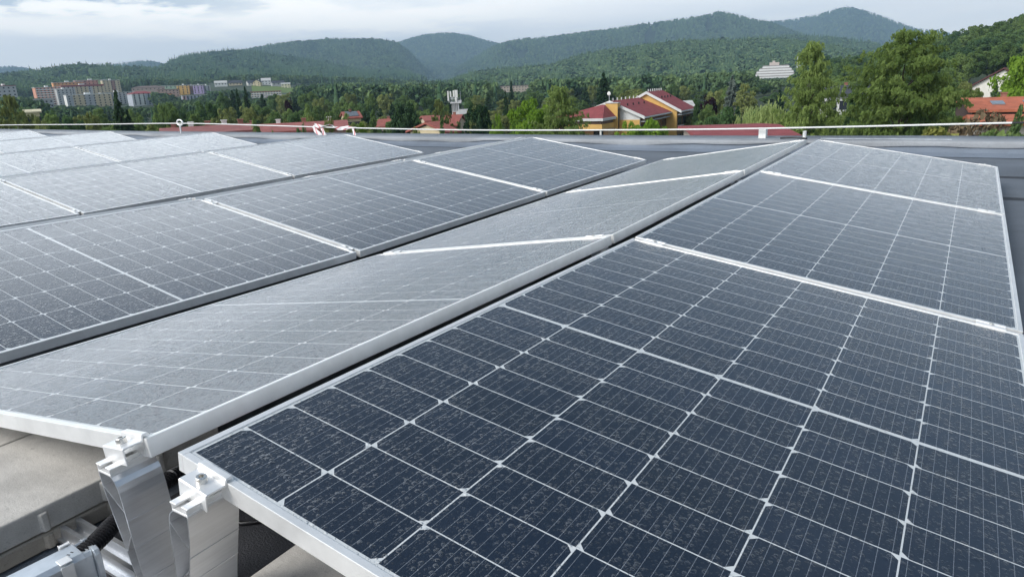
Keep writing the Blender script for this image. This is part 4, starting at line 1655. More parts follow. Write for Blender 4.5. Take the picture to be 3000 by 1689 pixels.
def vwood(name, n, u0, u1, d0, d1, lim, conf, seed, label, hh=(11, 17), skip=()):
    rs = np.random.RandomState(seed)
    u = rs.uniform(u0, u1, n)
    d = np.sqrt(rs.uniform(d0 ** 2, d1 ** 2, n))
    P, H, W_, C_ = [], [], [], []
    for a, b in zip(u, d):
        x, y = pol(a, b)
        z = gz(x, y)
        y_lim = np.interp(a, [q[0] for q in lim], [q[1] for q in lim])
        if any(p0 < a < p1 and q0 < b < q1 for p0, p1, q0, q1 in skip):
            continue
        zmax = CAM[2] + (horizon(a) - y_lim - rs.uniform(-5, 3)) / FPX * b
        c = rs.uniform() < conf
        h = rs.uniform(*hh) * (1.15 if c else 1)
        h = min(h, (zmax - z) * rs.uniform(.9, 1))
        if h < 4:
            continue
        P.append((x, y, z - .3))
        H.append(h)
        W_.append(h * (rs.uniform(.40, .5) if c else rs.uniform(.7, .95)) * (1.6 if c else 1))
        C_.append(c)
    return scatter(name, np.array(P), np.array(H), np.array(W_), np.array(C_), M_FOREST, rs, label)


P_FAR = P_BRO
P_BRO = []
for k_ in range(7):
    V_, F_ = proto_mid(RSP)
    P_BRO.append((V_, np.concatenate([F_[:, [0, 1, 2]], F_[:, [0, 2, 3]]])))
LIM = [(-300, 285), (95, 285), (100, 308), (460, 308), (470, 294), (625, 292), (640, 288), (715, 284), (850, 284), (870, 248), (1000, 238), (1250, 240), (1290, 226), (1450, 224), (1458, 266), (1555, 266), (1565, 224), (1900, 214), (2195, 205), (2205, 227), (2330, 227), (2345, 190), (2700, 175), (3200, 170)]
vwood('wood', 1900, -300, 2500, 380, 640, LIM, .16, 51, 'wood of mixed green trees on the valley floor this side of the town')
vwood('wood', 2600, -300, 2800, 640, 1000, LIM, .16, 52, 'more distant wood of mixed green trees on the valley floor', skip=[(720, 900, 880, 1010), (500, 630, 860, 1010)])
LIM3 = [(100, 305), (330, 306), (441, 304), (446, 264), (470, 272), (500, 280), (515, 286), (560, 290), (605, 270), (640, 262), (720, 264), (735, 286), (830, 284)]
vwood('wood', 420, 100, 830, 690, 755, LIM3, .15, 54, 'trees standing between the blocks of the left town', hh=(12, 19))
LIM2 = [(-300, 262), (0, 262), (60, 250), (100, 262), (140, 250), (340, 244), (350, 232), (470, 238), (560, 240), (640, 238), (660, 228), (900, 222), (1300, 228)]
vwood('wood', 1500, -300, 1300, 1070, 1300, LIM2, .2, 53, 'band of trees between the left town and the hills', skip=[(735, 800, 1000, 1080)])
md_u, md_d = np.linspace(735, 888, 14), np.linspace(885, 992, 8)
V2 = np.array([(*pol(a, b), 0) for a in md_u for b in md_d])
V2[:, 2] = gz(V2[:, 0], V2[:, 1]) + .25
I2, J2 = np.meshgrid(np.arange(13), np.arange(7), indexing='ij')
I2, J2 = I2.ravel(), J2.ravel()
tag(np_mesh('meadow', V2, np.stack([I2 * 8 + J2, (I2 + 1) * 8 + J2, (I2 + 1) * 8 + J2 + 1, I2 * 8 + J2 + 1], 1), M_MEADOW, smooth=True, link=True), kind='structure')
# the wooded hillside on the right
RS_ = [(2560, 150), (2640, 128), (2700, 108), (2740, 92), (2800, 84), (2850, 72), (2890, 66), (2930, 54), (2980, 38), (3030, 34), (3150, 25)]


def rsil(q):
    return float(np.interp(q, [p[0] for p in RS_], [p[1] for p in RS_]))


belt(2440, 3120, 26, lambda q: rsil(q), lambda q: rsil(q) + 12, 400, 430, 46, 66, ['broad', 'dark', 'dark', 'broad', 'dark'], G3)
belt(2420, 3120, 34, lambda q: rsil(q) + 24, lambda q: rsil(q) + 42, 330, 370, 54, 80, ['broad', 'dark', 'dark', 'broad', 'broad'], G3)
belt(2420, 3120, 40, lambda q: rsil(q) + 60, lambda q: rsil(q) + 85, 250, 290, 66, 100, ['broad', 'dark', 'broad', 'broad', 'dark'], G3)
belt(2420, 3120, 52, lambda q: 205, lambda q: 240, 180, 220, 78, 110, ['broad', 'dark', 'olive', 'broad'], G3, [(2870, 3010, 245)])
belt(2440, 2860, 62, lambda q: 255, lambda q: 290, 110, 150, 80, 120, ['dark', 'broad', 'olive'], G1)
belt(2300, 2860, 70, lambda q: 320, lambda q: 345, 66, 90, 90, 130, ['dark', 'broad', 'dark'], G1)

# ==================================================================================================
# BUILDINGS
# ==================================================================================================
PM = {}


def plaster(col, var=.06):
    k = tuple(round(c, 3) for c in col)
    if k not in PM:
        PM[k] = simple('plaster', col, .85, var=var, scale=.6, bump=.01, bscale=6)
    return PM[k]


def rooft(col):
    k = ('r',) + tuple(round(c, 3) for c in col)
    if k not in PM:
        PM[k] = simple('roof_tiles', col, .75, var=.16, scale=1.2, bump=.03, bscale=9)
    return PM[k]


M_WIN = simple('window_glass', (.030, .036, .045), .15, var=.3, scale=.5)
M_WHITE = plaster((.74, .74, .71))
M_GREY = plaster((.42, .43, .44))
M_DARK = simple('dark_void', (.02, .02, .022), .8)
M_SKYL = simple('skylight_glass', (.25, .30, .34), .1)
WIN_ME = {}


def win_mesh(wd, ht, th=.10):
    k = (round(wd, 2), round(ht, 2))
    if k not in WIN_ME:
        o = MB().box(-wd / 2, wd / 2, -th, .04, 0, ht).build('window', M_WIN)
        WIN_ME[k] = o.data
        bpy.data.objects.remove(o)
    return WIN_ME[k]


def put_win(root, M, wd, ht):
    o = bpy.data.objects.new('window', win_mesh(wd, ht))
    o.parent = root
    o.matrix_basis = M
    COL.objects.link(o)
    return o


def site(px, D, yaw):
    """position on the ground plan and heading: local -Y faces the camera, turned by yaw degrees"""
    x, y = pol(px, D)
    a = math.atan((px - 1500) / KU)
    head = math.atan2(VF[1], VF[0]) - math.pi / 2 - a + R(yaw)
    return x, y, head


def zpx(px, py, D):
    return at(px, py, D)[2]


def block(name, label, px0, px1, ytop, D, depth, yaw, wall, roofm=None, storeys=5, cols=6, side_cols=3, over=.4, rise=0.0, band=None, win=(1.15, 1.15), group=None, stripe=None, side_wall=None, cat='apartment block', parap=.5):
    pc = (px0 + px1) / 2
    x, y, hd = site(pc, D, yaw)
    wd = (px1 - px0) / KU * D / max(.5, math.cos(R(abs(yaw))) + .25 * math.sin(R(abs(yaw))))
    zt = zpx(pc, ytop, D)
    zb = gz(x, y) - 1.5
    h = zt - zb
    root = empty(name, (x, y, zb), hd)
    tag(root, label, cat, group)
    w2, d2 = wd / 2, depth / 2
    MB().box(-w2, w2, -d2, d2, 0, h).build('wall', wall, root)
    sh = min(3.0, (h - 1.5) / max(1, storeys)) if storeys else 3
    if side_wall:
        for s in (-1, 1):
            MB().box(s * w2 - (.0 if s > 0 else .12), s * w2 + (.12 if s > 0 else .0), -d2 + .02, d2 - .02, .1, h - .05).build('gable_wall', side_wall, root)
    if stripe:
        for (c0, c1, mat_) in stripe:
            MB().box(-w2 + wd * c0, -w2 + wd * c1, -d2 - .10, -d2 + .02, .2, h - .1).build('facade_panel', mat_, root)
    rm = roofm or M_GREY
    if rise > 0:
        o_ = over
        vs = [(-w2 - o_, -d2 - o_, h + .12), (w2 + o_, -d2 - o_, h + .12), (w2 + o_, d2 + o_, h + .12), (-w2 - o_, d2 + o_, h + .12)]
        k = min(d2 * .9, w2 * .9)
        vs += [(-w2 + k, 0, h + .12 + rise), (w2 - k, 0, h + .12 + rise)] + [(a, b, h - .12) for a, b, c in vs[:4]]
        MB().add(vs, [(0, 1, 5, 4), (2, 3, 4, 5), (1, 2, 5), (3, 0, 4), (6, 7, 1, 0), (7, 8, 2, 1), (8, 9, 3, 2), (9, 6, 0, 3), (9, 8, 7, 6)]).build('roof', rm, root)
    else:
        MB().box(-w2 - over, w2 + over, -d2 - over, d2 + over, h + .003, h + parap).build('roof', rm, root)
        if storeys >= 5:
            MB().box(-wd * .07, wd * .06, -d2 * .3, d2 * .3, h + parap + .003, h + parap + 1.5).build('lift_house', M_WHITE, root)
    n = 0
    if storeys and cols:
        for s in range(storeys):
            z = h - (s + 1) * sh + .75
            for c in range(cols):
                if n >= 96:
                    break
                xx = -w2 + wd * (c + .5) / cols
                put_win(root, Matrix.Translation((xx, -d2 - (.12 if stripe else .0), z)), *win)
                n += 1
            for c in range(side_cols):
                if n >= 96:
                    break
                for sg in (1,) if px1 < 1500 else (-1,):
                    yy = -d2 + depth * (c + .5) / side_cols
                    put_win(root, Matrix.Translation((sg * (w2 + (.12 if side_wall else 0)), yy, z)) @ Matrix.Rotation(sg * math.pi / 2, 4, 'Z'), *win)
                    n += 1
            if band:
                MB().box(-w2 + .3, w2 - .3, -d2 - .55, -d2 - .45, z - .85, z + .05).build('balcony', band, root)
    return root


SAL, ORG, CREAM, YEL = plaster((.62, .30, .20)), plaster((.70, .34, .14)), plaster((.62, .52, .34)), plaster((.78, .60, .10))
LGREY, LIL, OCH, PINK, MINT = plaster((.52, .52, .51)), plaster((.52, .40, .62)), plaster((.74, .46, .13)), plaster((.62, .38, .36)), plaster((.48, .60, .42))
RED = rooft((.27, .060, .062))
REDB = rooft((.32, .095, .072))
ORR = rooft((.50, .150, .080))
BRN = rooft((.16, .11, .09))
GRN = rooft((.30, .40, .26))
SLATE = rooft((.055, .060, .070))
PALE = rooft((.52, .52, .50))
TG = None
TOWN = [
    ('pale grey tower block with a dark side strip at the left edge of the town', -14, 27, 253, 760, 14, 14, LGREY, dict(storeys=8, cols=4, side_cols=2, side_wall=M_WHITE, roofm=RED)),
    ('salmon pink apartment block with white balconies, leftmost of the town cluster', 104, 160, 257, 900, 16, 10, SAL, dict(storeys=8, cols=7, side_cols=3, band=M_WHITE, roofm=PALE)),
    ('light grey stepped apartment block right of the salmon block', 161, 196, 263, 890, 14, 12, LGREY, dict(storeys=7, cols=4, side_cols=3, roofm=PALE)),
    ('long apartment block with a red roof edge behind the salmon block', 190, 284, 254, 960, 14, 8, CREAM, dict(storeys=7, cols=10, side_cols=2, roofm=RED, parap=1.8, stripe=[(.0, .3, LGREY), (.62, .72, LGREY)])),
    ('orange-topped apartment block at the back of the town cluster', 163, 228, 242, 1040, 14, 8, ORG, dict(storeys=6, cols=8, side_cols=2, roofm=PALE)),
    ('tall colourful apartment block with red, green and cream stripes behind the cluster', 228, 300, 236, 1060, 14, 8, plaster((.50, .24, .19)), dict(storeys=7, cols=8, side_cols=2, roofm=PALE, stripe=[(.38, .56, plaster((.60, .27, .20))), (.72, .86, plaster((.34, .48, .26)))])),
    ('cream and brown tower block at the right of the colourful row', 302, 343, 236, 1050, 13, 10, CREAM, dict(storeys=7, cols=5, side_cols=3, roofm=PALE, stripe=[(.48, .70, plaster((.34, .19, .15)))])),
    ('white gabled apartment block with cream and grey facade and dark red roof edge', 197, 300, 278, 790, 14, 10, CREAM, dict(storeys=5, cols=9, side_cols=2, roofm=M_WHITE, side_wall=M_WHITE, stripe=[(.0, .14, M_GREY), (.40, .62, M_GREY)])),
    ('grey apartment block with a bright yellow corner left of the big spruce', 296, 372, 272, 820, 14, 10, LGREY, dict(storeys=6, cols=8, side_cols=2, stripe=[(.0, .22, YEL)], roofm=PALE)),
    ('white and blue-grey tower block with a red pyramid roof right of the big spruce', 377, 436, 275, 760, 15, 16, plaster((.44, .47, .52)), dict(storeys=7, cols=5, side_cols=3, roofm=RED, rise=2.2, stripe=[(.0, .55, M_WHITE)])),
    ('long low grey building in front of the salmon block', 36, 124, 293, 640, 12, 4, M_GREY, dict(storeys=2, cols=9, side_cols=2, roofm=PALE, cat='building')),
    ('low brown-roofed hall right of the tower blocks', 392, 470, 257, 1000, 20, 0, plaster((.50, .38, .32)), dict(storeys=1, cols=8, side_cols=2, roofm=BRN, rise=2.0, cat='building')),
    ('pale green low building with grey roof left of the ochre block', 468, 590, 251, 1040, 16, 0, MINT, dict(storeys=2, cols=12, side_cols=2, roofm=PALE, cat='building')),
    ('brown flat-roofed building in front of the pale green one', 462, 514, 263, 900, 14, 0, plaster((.46, .31, .24)), dict(storeys=3, cols=6, side_cols=2, roofm=BRN, cat='building')),
    ('ochre yellow apartment block, windowless gable, beside the lilac block', 519, 550, 251, 920, 14, -6, OCH, dict(storeys=5, cols=3, side_cols=2, roofm=PALE)),
    ('brown-grey apartment block between the ochre and lilac blocks', 550, 566, 252, 930, 14, 0, plaster((.40, .30, .24)), dict(storeys=5, cols=2, side_cols=0, roofm=PALE)),
    ('lilac painted apartment block', 566, 592, 251, 915, 14, -4, LIL, dict(storeys=5, cols=3, side_cols=2, roofm=PALE)),
    ('light grey apartment block right of the lilac block', 592, 610, 252, 925, 14, 6, LGREY, dict(storeys=5, cols=2, side_cols=2, roofm=PALE)),
    ('small orange building with a red flat roof below the ochre block', 467, 494, 276, 780, 10, 0, OCH, dict(storeys=2, cols=3, side_cols=1, roofm=RED, cat='building')),
    ('long blue-grey stepped apartment block with a pink end', 532, 612, 280, 790, 12, 6, plaster((.42, .44, .50)), dict(storeys=4, cols=9, side_cols=2, roofm=PALE, stripe=[(.0, .12, PINK)])),
    ('pink flat-roofed building right of the blue-grey block', 642, 672, 290, 560, 10, 0, PINK, dict(storeys=2, cols=2, side_cols=1, roofm=M_WHITE, cat='building')),
    ('white low building above the pink one', 634, 680, 272, 820, 10, 0, M_WHITE, dict(storeys=2, cols=6, side_cols=1, roofm=PALE, cat='building')),
    ('long school-like building with white window bands and red wall top', 735, 815, 269, 800, 16, 0, plaster((.60, .50, .34)), dict(storeys=3, cols=11, side_cols=2, band=M_WHITE, roofm=RED, cat='building')),
    ('pinkish low wing in front of the long school-like building', 775, 822, 280, 760, 12, 0, plaster((.56, .46, .44)), dict(storeys=1, cols=6, side_cols=1, roofm=PALE, cat='building')),
    ('low cream building with a dark roof left of the valley mouth spruce', 1462, 1552, 252, 900, 14, 6, plaster((.58, .48, .38)), dict(storeys=3, cols=10, side_cols=2, roofm=BRN, cat='building')),
    ('small white building at the far end of the valley', 1260, 1274, 243, 1500, 10, 0, M_WHITE, dict(storeys=1, cols=2, side_cols=1, roofm=PALE, cat='building')),
    ('small white concrete tower above the pointed larch', 2331, 2341, 168, 900, 5, 0, plaster((.60, .61, .60)), dict(storeys=3, cols=1, side_cols=1, roofm=PALE, cat='tower')),
]
for lab, a, b, yt, D, dp, yaw, wl, kw in TOWN:
    kw = dict(kw)
    cat = kw.pop('cat', 'apartment block')
    block('apartment_building' if cat == 'apartment block' else ('concrete_tower' if cat == 'tower' else 'low_building'), lab, a, b, yt, D, dp, yaw, wl, cat=cat, **kw)


def house(label, px0, px1, yridge, yeave, D, depth, yaw, wall, roofm, cols=3, chim=1, gable_front=False, skylights=0, solar=False, name='house', storeys=1, hmin=3.0, wallh=None):
    pc = (px0 + px1) / 2
    x, y, hd = site(pc, D, yaw)
    wd = (px1 - px0) / KU * D
    zr_ = zpx(pc, yridge, D)
    ze = zpx(pc, yeave, D - depth / 2)
    zb = min(gz(x, y) - 1.0, ze - hmin) if wallh is None else ze - wallh
    h, r = ze - zb, zr_ - zb
    root = empty(name, (x, y, zb), hd)
    tag(root, label, 'house')
    w2, d2 = wd / 2, depth / 2
    if not gable_front:
        MB().prism([(-d2, 0), (d2, 0), (d2, h), (0, r - .15), (-d2, h)], 'x', -w2, w2).build('wall', wall, root)
        k = (r - h) / d2
        o_ = .45
        t_ = .22
        rf = MB()
        for s in (-1, 1):
            rf.prism([(0.0, r), (s * (d2 + o_), h - k * o_), (s * (d2 + o_), h - k * o_ + t_), (0.0, r + t_)], 'x', -w2 - .35, w2 + .35)
        rfo = rf.build('roof', roofm, root)
        for c in range(cols):
            for s in range(storeys):
                put_win(root, Matrix.Translation((-w2 + wd * (c + .5) / cols, -d2, h - 2.0 - 2.8 * s)), 1.2, 1.3)
        for c in range(chim):
            xx = -w2 + wd * (c + .6) / (chim + .2)
            MB().box(xx - .22, xx + .22, .15, .6, r - .8, r + .55).box(xx - .28, xx + .28, .09, .66, r + .55, r + .63).build('chimney', M_WHITE if c % 2 else rooft((.30, .14, .10)), rfo)
        for c in range(skylights):
            xx = -w2 + wd * (.35 + .4 * c)
            M = Matrix.Translation((xx, -d2 * .55, h + k * d2 * .45 + t_)) @ Matrix.Rotation(math.atan(k), 4, 'X')
            MB().box(-.5, .5, -.7, .7, .02, .10, M).build('skylight', M_SKYL, rfo)
        if solar:
            M = Matrix.Translation((0, -d2 * .5, h + k * d2 * .5 + t_)) @ Matrix.Rotation(math.atan(k), 4, 'X')
            MB().box(-w2 * .82, w2 * .82, -d2 * .42, d2 * .42, .03, .10, M).build('roof_panel', M_WIN, rfo)
    else:
        MB().prism([(-w2, 0), (w2, 0), (w2, h), (0, r - .15), (-w2, h)], 'y', -d2, d2).build('wall', wall, root)
        k = (r - h) / w2
        o_, t_ = .5, .22
        rf = MB()
        for s in (-1, 1):
            rf.prism([(0.0, r), (s * (w2 + o_), h - k * o_), (s * (w2 + o_), h - k * o_ + t_), (0.0, r + t_)], 'y', -d2 - .5, d2 + .5)
        rfo = rf.build('roof', roofm, root)
        for c in range(cols):
            for s in range(storeys):
                put_win(root, Matrix.Translation((-w2 + wd * (c + .5) / cols, -d2, h - 1.6 - 2.7 * s)), 1.0, 1.3)
        if chim:
            MB().box(w2 * .3, w2 * .3 + .6, -.3, .3, r - 1.5, r + .7).build('chimney', M_WHITE, rfo)
    return root


HOUSES = [
    ('low cream shed roof among the bushes at the left', (60, 88, 325, 331, 150, 6, 0, plaster((.66, .60, .40)), plaster((.62, .56, .38))), dict(cols=2, chim=0)),
    ('pale bungalow with a grey roof at the left of the hillside row', (630, 662, 237, 243, 1000, 9, 0, M_WHITE, PALE), dict(cols=4)),
    ('second pale bungalow in the hillside row above the white low building', (672, 706, 236, 243, 1000, 9, 0, CREAM, SLATE), dict(cols=4)),
    ('white house with slate roofs on the meadow, left of the cream one', (724, 748, 236, 243, 1000, 9, 15, M_WHITE, SLATE), dict(cols=3)),
    ('cream house with gable towards the town on the meadow', (744, 764, 234, 241, 990, 9, -15, CREAM, SLATE), dict(cols=2, gable_front=True, storeys=2)),
    ('tall white house with a blue-grey roof behind the meadow row', (767, 792, 229, 236, 1040, 10, 0, M_WHITE, PALE), dict(cols=3, storeys=2)),
    ('dark-roofed house right of the tall white house', (796, 830, 237, 243, 1000, 9, 10, LGREY, SLATE), dict(cols=3)),
    ('cream flat-fronted house at the right end of the meadow', (824, 848, 243, 246, 980, 10, 0, plaster((.74, .68, .48)), PALE), dict(cols=3, storeys=2)),
    ('small orange-gabled house below the meadow', (838, 852, 271, 277, 800, 7, 0, plaster((.66, .36, .18)), REDB), dict(cols=1, gable_front=True)),
    ('white-roofed hut among the trees above the tower blocks', (441, 460, 231, 236, 1450, 8, 0, M_WHITE, M_WHITE), dict(cols=2, chim=0, wallh=4)),
    ('long low house with a faded red roof and several chimneys behind the left parapet', (478, 700, 376, 395, 72, 8, 2, plaster((.40, .27, .23)), rooft((.27, .095, .085))), dict(cols=7, chim=5)),
    ('long red-roofed house with white chimney tops behind the rope', (690, 985, 366, 388, 82, 9, -3, plaster((.48, .33, .28)), rooft((.31, .095, .080))), dict(cols=8, chim=4)),
    ('house with dark roof panels on its red roof among the trees', (996, 1038, 330, 347, 150, 9, 6, CREAM, REDB), dict(cols=3, chim=1, solar=True)),
    ('orange-red hipped house roof left of the dark pine', (1105, 1150, 352, 372, 128, 8, -10, plaster((.66, .58, .46)), REDB), dict(cols=2, chim=1)),
    ('orange-red gabled roof below the antenna tower', (1232, 1274, 342, 356, 130, 8, 8, plaster((.60, .50, .38)), REDB), dict(cols=2, chim=0)),
    ('red gable roof close behind the rope left of centre', (1238, 1278, 362, 392, 88, 7, 40, CREAM, REDB), dict(cols=2, chim=0)),
    ('brick-red hipped roof right below the antenna tower', (1304, 1344, 340, 368, 120, 9, -12, plaster((.60, .50, .38)), REDB), dict(cols=2, chim=1)),
    ('low dark red roof close behind the right part of the parapet', (2040, 2265, 379, 410, 45, 9, 10, plaster((.50, .42, .36)), RED), dict(cols=5, chim=0)),
    ('dark slate-roofed house between the two big larches', (2425, 2535, 254, 281, 125, 10, 8, M_WHITE, SLATE), dict(cols=4, chim=1)),
    ('white gabled house with a dark red roof at the right edge', (2893, 3045, 200, 262, 150, 12, -14, plaster((.76, .73, .66)), rooft((.10, .035, .035))), dict(cols=3, chim=1, gable_front=True, storeys=2)),
    ('bright orange-roofed house with skylights at the right edge', (2868, 3030, 291, 325, 82, 10, 10, plaster((.10, .06, .05)), ORR), dict(cols=5, chim=1, skylights=2)),
    ('lower orange roof in front of the skylight house', (2885, 2990, 344, 366, 64, 6, 6, plaster((.66, .62, .55)), ORR), dict(cols=3, chim=0)),
    ('white house with a pale roof right behind the yellow building', (1990, 2024, 298, 320, 150, 8, 12, M_WHITE, PALE), dict(cols=2, chim=0)),
]
for lab, a, kw in HOUSES:
    house(lab, *a, **kw)

# terraced white hotel on the wooded slope
hx, hy, hh = site(2264, 980, 4)
zb = zpx(2264, 229, 980) - 6
hot = empty('terraced_hotel', (hx, hy, zb), hh)
tag(hot, 'white terraced hotel with stepped storeys on the wooded slope', 'hotel')
u_ = 980 / KU
for k, (a, b) in enumerate(((-54, 56), (-48, 54), (-43, 51), (-36, 46), (-28, 40))):
    z = 6 + k * 3.1
    MB().box(a * u_, b * u_, -7 + k * 2.0, 14, z, z + 1.9).build('terrace_wall', M_WHITE, hot)
    MB().box(a * u_ + .6, b * u_ - .6, -5.4 + k * 2.0, 13.5, z + 1.903, z + 3.098).build('window_band', plaster((.30, .27, .26)), hot)
MB().box(-10 * u_, 14 * u_, 2.5, 12, 21.5, 25.0).build('lift_house', plaster((.62, .52, .46)), hot)
MB().box(-3 * u_, 3 * u_, 4, 10, 25.003, 27.0).build('roof_plant', plaster((.58, .50, .46)), hot)

# antenna tower
ax_, ay_ = pol(1332, 150)
zb = gz(ax_, ay_)
ant = empty('antenna_tower', (ax_, ay_, zb), math.atan2(VF[1], VF[0]) - math.pi / 2)
tag(ant, 'white concrete tower crowned with mobile phone antennas, left of centre', 'antenna tower')
K_ = 150 / KU


def za(py):
    return zpx(1332, py, 150) - zb


MB().box(-12 * K_, 8 * K_, -.8, .8, 0, za(303)).build('shaft', plaster((.68, .68, .67)), ant)
MB().box(-16 * K_, 16 * K_, -1.1, 1.1, za(303) + .003, za(299)).box(4 * K_, 17 * K_, -.7, .7, za(299) + .003, za(294)).box(8.2 * K_, 34 * K_, -1, 1, za(335), za(321)).build('platform', plaster((.60, .60, .60)), ant)
for k, (dx_, y0, y1, dyv) in enumerate(((-21, 266, 295, -.6), (-15, 267, 284, .5), (-5, 265, 284, -.4), (-1, 264, 297, .7), (5, 264, 286, -.7), (-11, 283, 292, .0), (2, 288, 299, -.9))):
    a_ = empty('antenna', (dx_ * K_, dyv, za(y1)), 0, ant)
    hgt = za(y0) - za(y1)
    MB().box(-.16, .16, -.09, .09, 0, hgt).build('antenna_panel', M_WHITE, a_, bevel=.03)
    MB().tube([(0, .2, -1.0 if y1 < 295 else -.3), (0, .2, hgt * .95)], .045, 6).build('mast', M_GALV, a_)
MB().tube([(14 * K_, 0, za(294)), (14 * K_, 0, za(268))], .04, 6).tube([(-18 * K_, -.4, za(300)), (-18 * K_, -.4, za(288)), (12 * K_, -.4, za(288))], .05, 6).build('pole', M_GALV, ant)
for k in range(4):
    MB().box(-10.5 * K_ + k * 4.6 * K_, -9.6 * K_ + k * 4.6 * K_, -.9, -.801, za(325), za(299)).build('cable_duct', M_DARK, ant)

# yellow building with stepped red roofs
BD = 120.0
bx_, by_ = pol(1876, BD)
axw = math.atan2(VF[1], VF[0]) - math.pi / 2 - R(30)
zb = -14.0
yb = empty('yellow_building', (bx_, by_, zb), axw)
tag(yb, 'yellow building with stepped dark red roofs, wooden side walls and a corner terrace', 'building')
M_YEL = plaster((.66, .41, .13))
M_WOOD = simple('wood_cladding', (.30, .155, .062), .8, var=.35, scale=2.2)
M_FASC = plaster((.66, .67, .66))
ZE, ZRG = -5.85 - zb, -3.65 - zb


def gabled(x0, x1, y0, y1, ze, zr, zlow, wallm, gablem, sidem, nwin, lab):
    xm = (x0 + x1) / 2 + (.6 if lab else 0)
    MB().box(x0 + .05, x1 - .05, y0 + .05, y1 - .05, 0, ze - .05).build('wall', wallm, yb)
    MB().prism([(x0, zlow), (x1, zlow), (x1, ze), (xm, zr - .1), (x0, ze)], 'y', y0, y0 + .3).build('gable_wall', gablem, yb)
    MB().box(x1 - .04, x1 + .02, y0 + .35, y1, .5, ze - .06).build('side_wall', sidem, yb)
    t_, k0, k1 = .18, (zr - ze) / (xm - x0), (zr - ze) / (x1 - xm)
    rf = MB()
    rf.prism([(xm, zr), (x0 - .7, ze - k0 * .7), (x0 - .7, ze - k0 * .7 + t_), (xm, zr + t_)], 'y', y0 - .3, y1 + .3)
    rf.prism([(xm, zr), (x1 + .9, ze - k1 * .9), (x1 + .9, ze - k1 * .9 + t_), (xm, zr + t_)], 'y', y0 - .3, y1 + .3)
    ro = rf.build('roof', RED, yb)
    vg = MB()
    vg.prism([(xm, zr - .25), (x0 - .75, ze - k0 * .75 - .25), (x0 - .75, ze - k0 * .75 + t_ + .06), (xm, zr + t_ + .06)], 'y', y0 - .45, y0 - .31)
    vg.prism([(xm, zr - .25), (x1 + .95, ze - k1 * .95 - .25), (x1 + .95, ze - k1 * .95 + t_ + .06), (xm, zr + t_ + .06)], 'y', y0 - .45, y0 - .31)
    vg.build('verge_board', M_FASC, yb)
    zz = ze - k1 * .9
    MB().box(x1 + .905, x1 + 1.05, y0 - .3, y1 + .3, zz - .12, zz + .10).build('gutter', M_FASC, yb)
    MB().box(x1 + .03, x1 + .85, y0 + .3, y1 - .02, ze - 1.15, ze - .95).build('soffit', M_GREY, yb)
    for i in range(7):
        yy = y0 + (y1 - y0) * (i + .5) / 7
        MB().cyl((xm + .05, yy, zr + t_ - .05), .10, .45, 8).build('vent_pipe', M_FASC, ro)
    for i in range(4):
        yy = y0 + (y1 - y0) * (i + .8) / 5
        xx = xm + (x1 - xm) * .42
        MB().cyl((xx, yy, zr + t_ - k1 * (xx - xm) - .05), .12, .42, 8).build('vent_pipe', M_DARK, ro)
    L = y1 - y0
    for s in range(3):
        z = ze - 2.9 - 3.0 * s
        for i in range(nwin):
            yy = y0 + L * (i + .6) / nwin
            M = Matrix.Translation((x1 + .02, yy, z)) @ Matrix.Rotation(math.pi / 2, 4, 'Z')
            put_win(yb, M, L / nwin * .72, 1.35)
        MB().box(x1 + .03, x1 + .16, y0 + .4, y1, z - .28, z - .12).build('sill', M_FASC, yb)
        for i in range(nwin * 2):
            yy = y0 + L * (i + .5) / (nwin * 2)
            MB().box(x1 + .021, x1 + .10, yy - .05, yy + .05, z + 1.45, min(z + 2.6, ze - 1.2)).build('batten', M_WOOD, yb)


gabled(-11.6, 0, 0, 13.6, ZE, ZRG, .2, M_YEL, M_FASC, M_WOOD, 5, True)
MB().box(-11.55, -.02, -.06, -.003, .3, ZE - .75).build('gable_plaster', M_YEL, yb)
gabled(-9.5, 1.9, 13.95, 22.5, ZE + .25, ZRG + 1.0, .2, M_YEL, M_YEL, M_WOOD, 3, False)
# front wing: hipped roof over a terrace
x0, x1, y0, y1, ze = -13.0, -3.6, -7.2, -1.65, ZE - .05
vs = [(x0, y0, ze), (x1, y0, ze), (x1, y1, ze), (x0, y1, ze), (-6.0, -1.8, ze + 1.9), (-5.5, -1.8, ze + 1.9)]
MB().add(vs, [(0, 1, 5, 4), (1, 2, 5), (2, 3, 4, 5), (3, 0, 4), (3, 2, 1, 0)]).build('hipped_roof', RED, yb)
MB().box(x0 - .1, x1 + .1, y0 - .1, y1, ze - .42, ze - .004).build('fascia', M_FASC, yb)
MB().box(x0 + .5, x1 - .5, y0 + .5, y1, ze - .95, ze - .424).build('eaves_shade_strip', BRN, yb)  # brown strip whose colour stands in for shade in the eaves gap
MB().box(x0 + .2, x1 - .2, y0 + .2, y1, ze - 1.75, ze - .954).build('terrace_beam', M_YEL, yb)
MB().box(x0 + .3, x1 - .3, y0 + 3.0, y1 - .01, ze - 4.6, ze - 1.754).build('terrace_back_wall', plaster((.50, .38, .24)), yb)
for xx in (x0 + .5, x0 + 2.4, x0 + 2.7, x1 - .6):
    MB().box(xx - .13, xx + .13, y0 + .5, y0 + .76, ze - 4.6, ze - 1.756).build('column', M_WHITE, yb)
for xx in (x0 + 1.4, x0 + 4.0, x1 - 2.0):
    put_win(yb, Matrix.Translation((xx, y0 + 2.99, ze - 4.4)), 1.7, 2.2)
MB().box(x0 + .2, x1 - .2, y0 + .3, y1, ze - 5.1, ze - 4.604).build('terrace_slab', M_YEL, yb)
rl = MB()
for i in range(36):
    xx = x0 + .4 + (x1 - x0 - .8) * i / 35
    rl.box(xx - .02, xx + .02, y0 + .38, y0 + .42, ze - 4.60, ze - 3.65)
rl.box(x0 + .35, x1 - .35, y0 + .36, y0 + .44, ze - 3.65, ze - 3.58)
